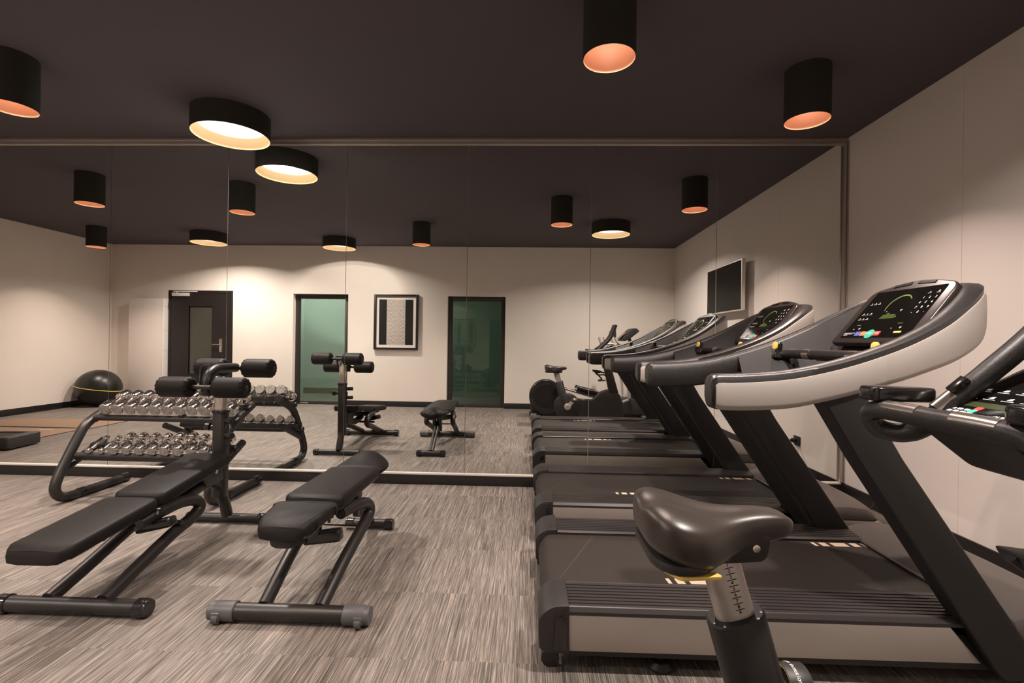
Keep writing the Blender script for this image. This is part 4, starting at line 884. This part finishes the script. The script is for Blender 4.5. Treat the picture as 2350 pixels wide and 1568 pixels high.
# curved roller carrier
bm = NB(); tube(bm, smooth_path([(0.0, y_(2.975), 0.88), (0.0, y_(2.965), 0.95), (0.0, y_(2.99), 1.005), (0.0, y_(3.06), 1.035), (0.0, y_(3.16), 1.037), (0.0, y_(3.26), 1.033)], 6), 0.031, 16); cr = obj('roller_carrier', bm, 'black_metal', t, 60)
for yy, z in ((2.935, 0.929), (3.26, 1.031)):
    bm = NB(); tube(bm, [(-0.27, y_(yy), z), (0.27, y_(yy), z)], 0.014, 12); obj('roller_axle', bm, 'black_metal', cr, 50)
bm = NB(); tube(bm, fillet_path([(-0.085, y_(3.03), 0.92), (-0.095, y_(3.05), 1.045), (-0.045, y_(3.05), 1.065), (-0.03, y_(3.03), 0.94), (-0.06, y_(3.03), 0.90), (-0.085, y_(3.03), 0.92)], 0.015, 4), 0.0085, 10); obj('release_handle', bm, 'black_gloss', cr, 50)
for yy, z, dx in ((2.935, 0.929, 0.172), (3.26, 1.031, 0.163)):
    for s in (-1, 1):
        bm = NB(); hw = 0.103; R_ = 0.064; seg = 78
        prof = [(0.016, -hw+0.012), (0.026, -hw+0.004), (0.045, -hw), (R_-0.008, -hw+0.006), (R_-0.001, -hw+0.014), (R_, -hw+0.022), (R_, -hw+0.027), (R_, -hw+0.05), (R_, hw-0.05), (R_, hw-0.027), (R_, hw-0.022), (R_-0.001, hw-0.014), (R_-0.008, hw-0.006), (0.045, hw), (0.026, hw-0.004), (0.016, hw-0.012)]
        lathe(bm, prof, seg, None, cap=True)
        for v in bm.verts:   # gathered vinyl pleats around both ends
            r_ = math.hypot(v.co.x, v.co.y); e = abs(v.co.z)
            if r_ > 0.02 and e > hw-0.020:
                a = math.atan2(v.co.y, v.co.x); k_ = 1.01-0.09*abs(math.sin(a*6.5)); v.co.x *= k_; v.co.y *= k_
        bmesh.ops.transform(bm, matrix=along((s*dx, y_(yy), z), (1, 0, 0)), verts=bm.verts); ro = obj('foam_roller', bm, 'vinyl', t, 60)
        bm = NB(); lathe(bm, [(0.022, 0), (0.022, 0.008), (0.012, 0.012), (0, 0.012)], 16, along((s*dx+s*(hw-0.012), y_(yy), z), (s, 0, 0))); obj('axle_cap', bm, 'black_gloss', ro)

# --- adjustable bench
t = thing('adjustable_bench', 'short black adjustable bench with grey wheel caps, right of the ab bench', 'exercise bench', (-1.02, 2.5, 0))
foot(t, y_(2.085), 0.352, 0.042, 'grey_cap', wheels=True); foot(t, y_(3.15), 0.155, 0.034, 'black_gloss')
bm = NB(); slab(bm, [(y_(y), hw, z) for y, hw, z in pad_sections(1.985, 2.275, 0.118, 0.148, 0.468, 0.482, r=0.07, dz=0.016)], 0.055); s1 = obj('seat_pad', bm, 'vinyl', t, 60)
bm = NB(); slab(bm, [(y_(y), hw, z) for y, hw, z in pad_sections(2.285, 2.885, 0.142, 0.146, 0.488, 0.478, r=0.04)], 0.055); b1 = obj('back_pad', bm, 'vinyl', t, 60)
bm = NB(); rows = []
for u in range(9):
    y = 2.892+0.038*u; rise = [0.0, 0.010, 0.022, 0.036, 0.050, 0.060, 0.058, 0.030, -0.03][u]; hw = [0.146, 0.150, 0.152, 0.152, 0.148, 0.138, 0.120, 0.090, 0.04][u]
    zt_ = 0.470
    prof = [(-hw, zt_-0.045), (-hw-0.004, zt_-0.02), (-hw*0.85, zt_+rise*0.1), (-hw*0.45, zt_+rise*0.75), (0, zt_+rise), (hw*0.45, zt_+rise*0.75), (hw*0.85, zt_+rise*0.1), (hw+0.004, zt_-0.02), (hw, zt_-0.045), (hw*0.5, zt_-0.06-0.02*(u > 2)), (-hw*0.5, zt_-0.06-0.02*(u > 2))]
    rows.append([bm.verts.new((x, y_(y), z)) for x, z in prof])
for a, b in zip(rows, rows[1:]):
    for k in range(11): bm.faces.new((a[k], a[(k+1) % 11], b[(k+1) % 11], b[k]))
bm.faces.new(rows[0][::-1]); bm.faces.new(rows[-1]); hp_ = obj('head_pad', bm, 'vinyl', t, 70)
sm_ = hp_.modifiers.new('soften', 'SUBSURF'); sm_.levels = 1; sm_.render_levels = 2
bm = NB(); prism(bm, [(y_(2.0), 0.403), (y_(2.27), 0.414), (y_(2.27), 0.426), (y_(1.992), 0.415)], -0.118, 0.118, 'X', 0.004); obj('pad_board', bm, 'black_gloss', s1)
bm = NB(); prism(bm, [(y_(2.30), 0.420), (y_(2.88), 0.412), (y_(2.88), 0.423), (y_(2.30), 0.432)], -0.135, 0.135, 'X', 0.004); obj('pad_board', bm, 'black_gloss', b1)
bm = NB(); slab(bm, [(y_(y), hw, z) for y, hw, z in pad_sections(2.01, 2.20, 0.075, 0.10, 0.402, 0.412, r=0.05, dz=0.0)], 0.048); obj('seat_underside_shell', bm, 'black_plastic', s1, 60)
bm = NB(); prism(bm, [(y_(2.10), 0.395), (y_(2.86), 0.412), (y_(2.86), 0.365), (y_(2.5), 0.345), (y_(2.2), 0.345)], -0.032, 0.032, 'X', 0.006); obj('seat_beam', bm, 'black_metal', t)
for s in (-1, 1):
    bm = NB(); tube(bm, smooth_path([(s*0.125, y_(2.10), 0.06), (s*0.138, y_(2.33), 0.160), (s*0.150, y_(2.54), 0.235), (s*0.154, y_(2.66), 0.280), (s*0.150, y_(2.64), 0.338), (s*0.135, y_(2.52), 0.372), (s*0.10, y_(2.38), 0.375)], 7), 0.030, 20); obj('front_rail', bm, 'black_metal', t, 60)
bm = NB(); tube(bm, smooth_path([(0, y_(2.40), 0.36), (0, y_(2.60), 0.345), (0, y_(2.78), 0.29), (0.0, y_(2.98), 0.17), (0, y_(3.15), 0.05)], 7), 0.030, 20); obj('rear_leg', bm, 'black_metal', t, 60)
bm = NB(); prism(bm, rounded([(y_(2.78), 0.41), (y_(2.86), 0.41), (y_(2.84), 0.29), (y_(2.80), 0.20), (y_(2.77), 0.22)], 0.01, 3), 0.02, 0.05, 'X', 0.004); prism(bm, rounded([(y_(2.78), 0.41), (y_(2.86), 0.41), (y_(2.84), 0.29), (y_(2.80), 0.20), (y_(2.77), 0.22)], 0.01, 3), -0.05, -0.02, 'X', 0.004); obj('back_bracket', bm, 'black_metal', t)
bm = NB(); b2m = Matrix.Translation((0.02, y_(2.30), 0.285)) @ Matrix.Rotation(math.radians(-8), 4, 'Y'); box(bm, -0.06, 0.12, -0.03, 0.03, -0.026, 0.030, 0.012, 3, mtx=b2m); obj('adjuster_housing', bm, 'black_gloss', t)
bm = NB(); tube(bm, [(-0.11, y_(2.20), 0.31), (-0.03, y_(2.24), 0.308)], 0.014, 12); obj('adjuster_grip', bm, 'steel', t, 50)
bm = NB(); lathe(bm, [(0.010, 0), (0.010, 0.03), (0.022, 0.035), (0.022, 0.055), (0.008, 0.06), (0.008, 0.08), (0, 0.08)], 18, along((0.02, y_(2.44), 0.385), (0, 0, -1))); obj('locking_knob', bm, 'grey_cap', t)
bm = NB(); tube(bm, [(-0.10, y_(2.55), 0.245), (0.14, y_(2.55), 0.245)], 0.009, 12); obj('adjuster_rod', bm, 'chrome', t, 50)

# ------------------------------------------------------------------ dumbbell rack
RX0, RX1 = -3.42, -2.275
t = thing('dumbbell_rack', 'black tubular two tier dumbbell rack in front of the mirror', 'dumbbell rack', ((RX0+RX1)/2, 3.75, 0))
cxr = (RX0+RX1)/2
def K3(x, y, z): return (x-cxr, y-3.75, z)
for X in (RX0, RX1):
    pts = [(X, 3.94, 0.685), (X, 3.78, 0.615), (X, 3.66, 0.55), (X, 3.59, 0.46), (X, 3.50, 0.31), (X, 3.425, 0.17), (X, 3.42, 0.095), (X, 3.47, 0.046), (X, 3.56, 0.034), (X, 3.70, 0.034), (X, 4.03, 0.034)]
    bm = NB(); tube(bm, smooth_path([K3(*p) for p in pts], 6), 0.034, 20); fr = obj('side_frame', bm, 'black_metal', t, 60)
    bm = NB(); tube(bm, [K3(X, 3.60, 0.034), K3(X, 3.645, 0.034)], 0.0375, 20); obj('frame_clamp', bm, 'black_gloss', fr, 50)
    bm = NB(); tube(bm, [K3(X, 3.99, 0.036), K3(X, 4.05, 0.036)], 0.038, 20); obj('foot_cap', bm, 'black_gloss', fr, 50)
    bm = NB(); tube(bm, [K3(X, 3.50, 0.255), K3(X, 3.82, 0.40)], 0.028, 16); obj('shelf_arm', bm, 'black_metal', fr, 50)
X0, X1 = -3.375, -2.225
def rail(yc, zc_, w, h, name, par):
    bm = NB(); tilt_ = Matrix.Translation(K3(0, yc, zc_)) @ Matrix.Rotation(math.radians(24), 4, 'X')
    prism(bm, rounded([(-w/2, -h/2), (w/2, -h/2), (w/2, h/2), (-w/2, h/2)], 0.02, 4), X0, X1, 'X', 0.006); bmesh.ops.transform(bm, matrix=tilt_, verts=bm.verts); return obj(name, bm, 'black_plastic', par, 40)
def ends(pts):
    out = []
    for X in (X0+0.03, X1-0.03):
        bm = NB(); tube(bm, [K3(X, *pts[0]), K3(X, *pts[1])], 0.018, 12); out.append(obj('shelf_bracket', bm, 'black_metal', t, 50))
    return out[0]
up_s = ends([(3.66, 0.585), (3.88, 0.675)]); lo_s = ends([(3.52, 0.318), (3.69, 0.385)])
up_s = lo_s = t
rail(3.685, 0.600, 0.05, 0.040, 'cradle_rail', up_s); rail(3.85, 0.672, 0.05, 0.040, 'cradle_rail', up_s)
rail(3.535, 0.333, 0.05, 0.055, 'cradle_rail', lo_s); rail(3.665, 0.385, 0.05, 0.050, 'cradle_rail', lo_s)

# ------------------------------------------------------------------ dumbbells
def make_dumbbell(R_, hl, L_, label, group, loc, ang):
    t = thing('dumbbell', label, 'dumbbell', loc, group); t.rotation_euler = (math.radians(ang), 0, 0)
    bm = NB(); e = L_/2-hl
    tube(bm, [(0, y, 0) for y in (-e-0.01, -e+0.012, -e+0.03, -0.02, 0.0, 0.02, e-0.03, e-0.012, e+0.01)], 0.012, 16, radii=[R_*0.42, R_*0.38, 0.0125, 0.0135, 0.0145, 0.0135, 0.0125, R_*0.38, R_*0.42]); obj('handle', bm, 'chrome', t, 50)
    for s in (-1, 1):
        bm = NB(); lathe(bm, [(R_*0.40, 0), (R_*0.55, 0.003), (R_*0.93, 0.004), (R_, 0.009), (R_, hl-0.006), (R_*0.95, hl)], 32, along((0, s*e, 0), (0, s, 0)), cap=False)
        bmesh.ops.holes_fill(bm, edges=[q for q in bm.edges if q.is_boundary]); hd_ = obj('weight_head', bm, 'chrome', t, 40)
        bm = NB(); lathe(bm, [(R_*0.94, 0), (R_*0.92, 0.0015), (0, 0.002)], 32, along((0, s*(L_/2), 0), (0, s, 0)), cap=False); obj('end_face', bm, 'cast', hd_)
    return t
ordn = ['leftmost', 'second from the left', 'third from the left', 'fourth from the left', 'fifth from the left', 'sixth from the left, middle one', 'fifth from the right', 'fourth from the right', 'third from the right', 'second from the right', 'rightmost']
def copy_db(src, loc, label):
    c = copy_tree(src); c.location = loc; c['label'] = label; return c
up = None
for i in range(11):
    lab = 'heavy chrome dumbbell on the upper tier of the rack, ' + ordn[i]; loc = (-3.27+i*0.0985, 3.762, 0.717)
    if up is None: up = make_dumbbell(0.0445, 0.082, 0.245, lab, 'chrome dumbbells on the upper tier', loc, 23)
    else: copy_db(up, loc, lab)
sizes = [0, 0, 1, 1, 1, 1, 2, 2, 1, 1, 1]; protos = {}
spec = {0: (0.021, 0.030, 0.190), 1: (0.0345, 0.055, 0.205), 2: (0.039, 0.060, 0.215)}; wd = {0: 'small slim', 1: 'medium', 2: 'slightly larger'}
zoff = {0: -0.013, 1: 0.0, 2: 0.005}
for i in range(11):
    k = sizes[i]; lab = wd[k] + ' chrome dumbbell on the lower tier of the rack, ' + ordn[i]; loc = (-3.27+i*0.0985, 3.598, 0.425+zoff[k])
    if k not in protos: protos[k] = make_dumbbell(*spec[k], lab, 'chrome dumbbells on the lower tier', loc, 22)
    else: copy_db(protos[k], loc, lab)
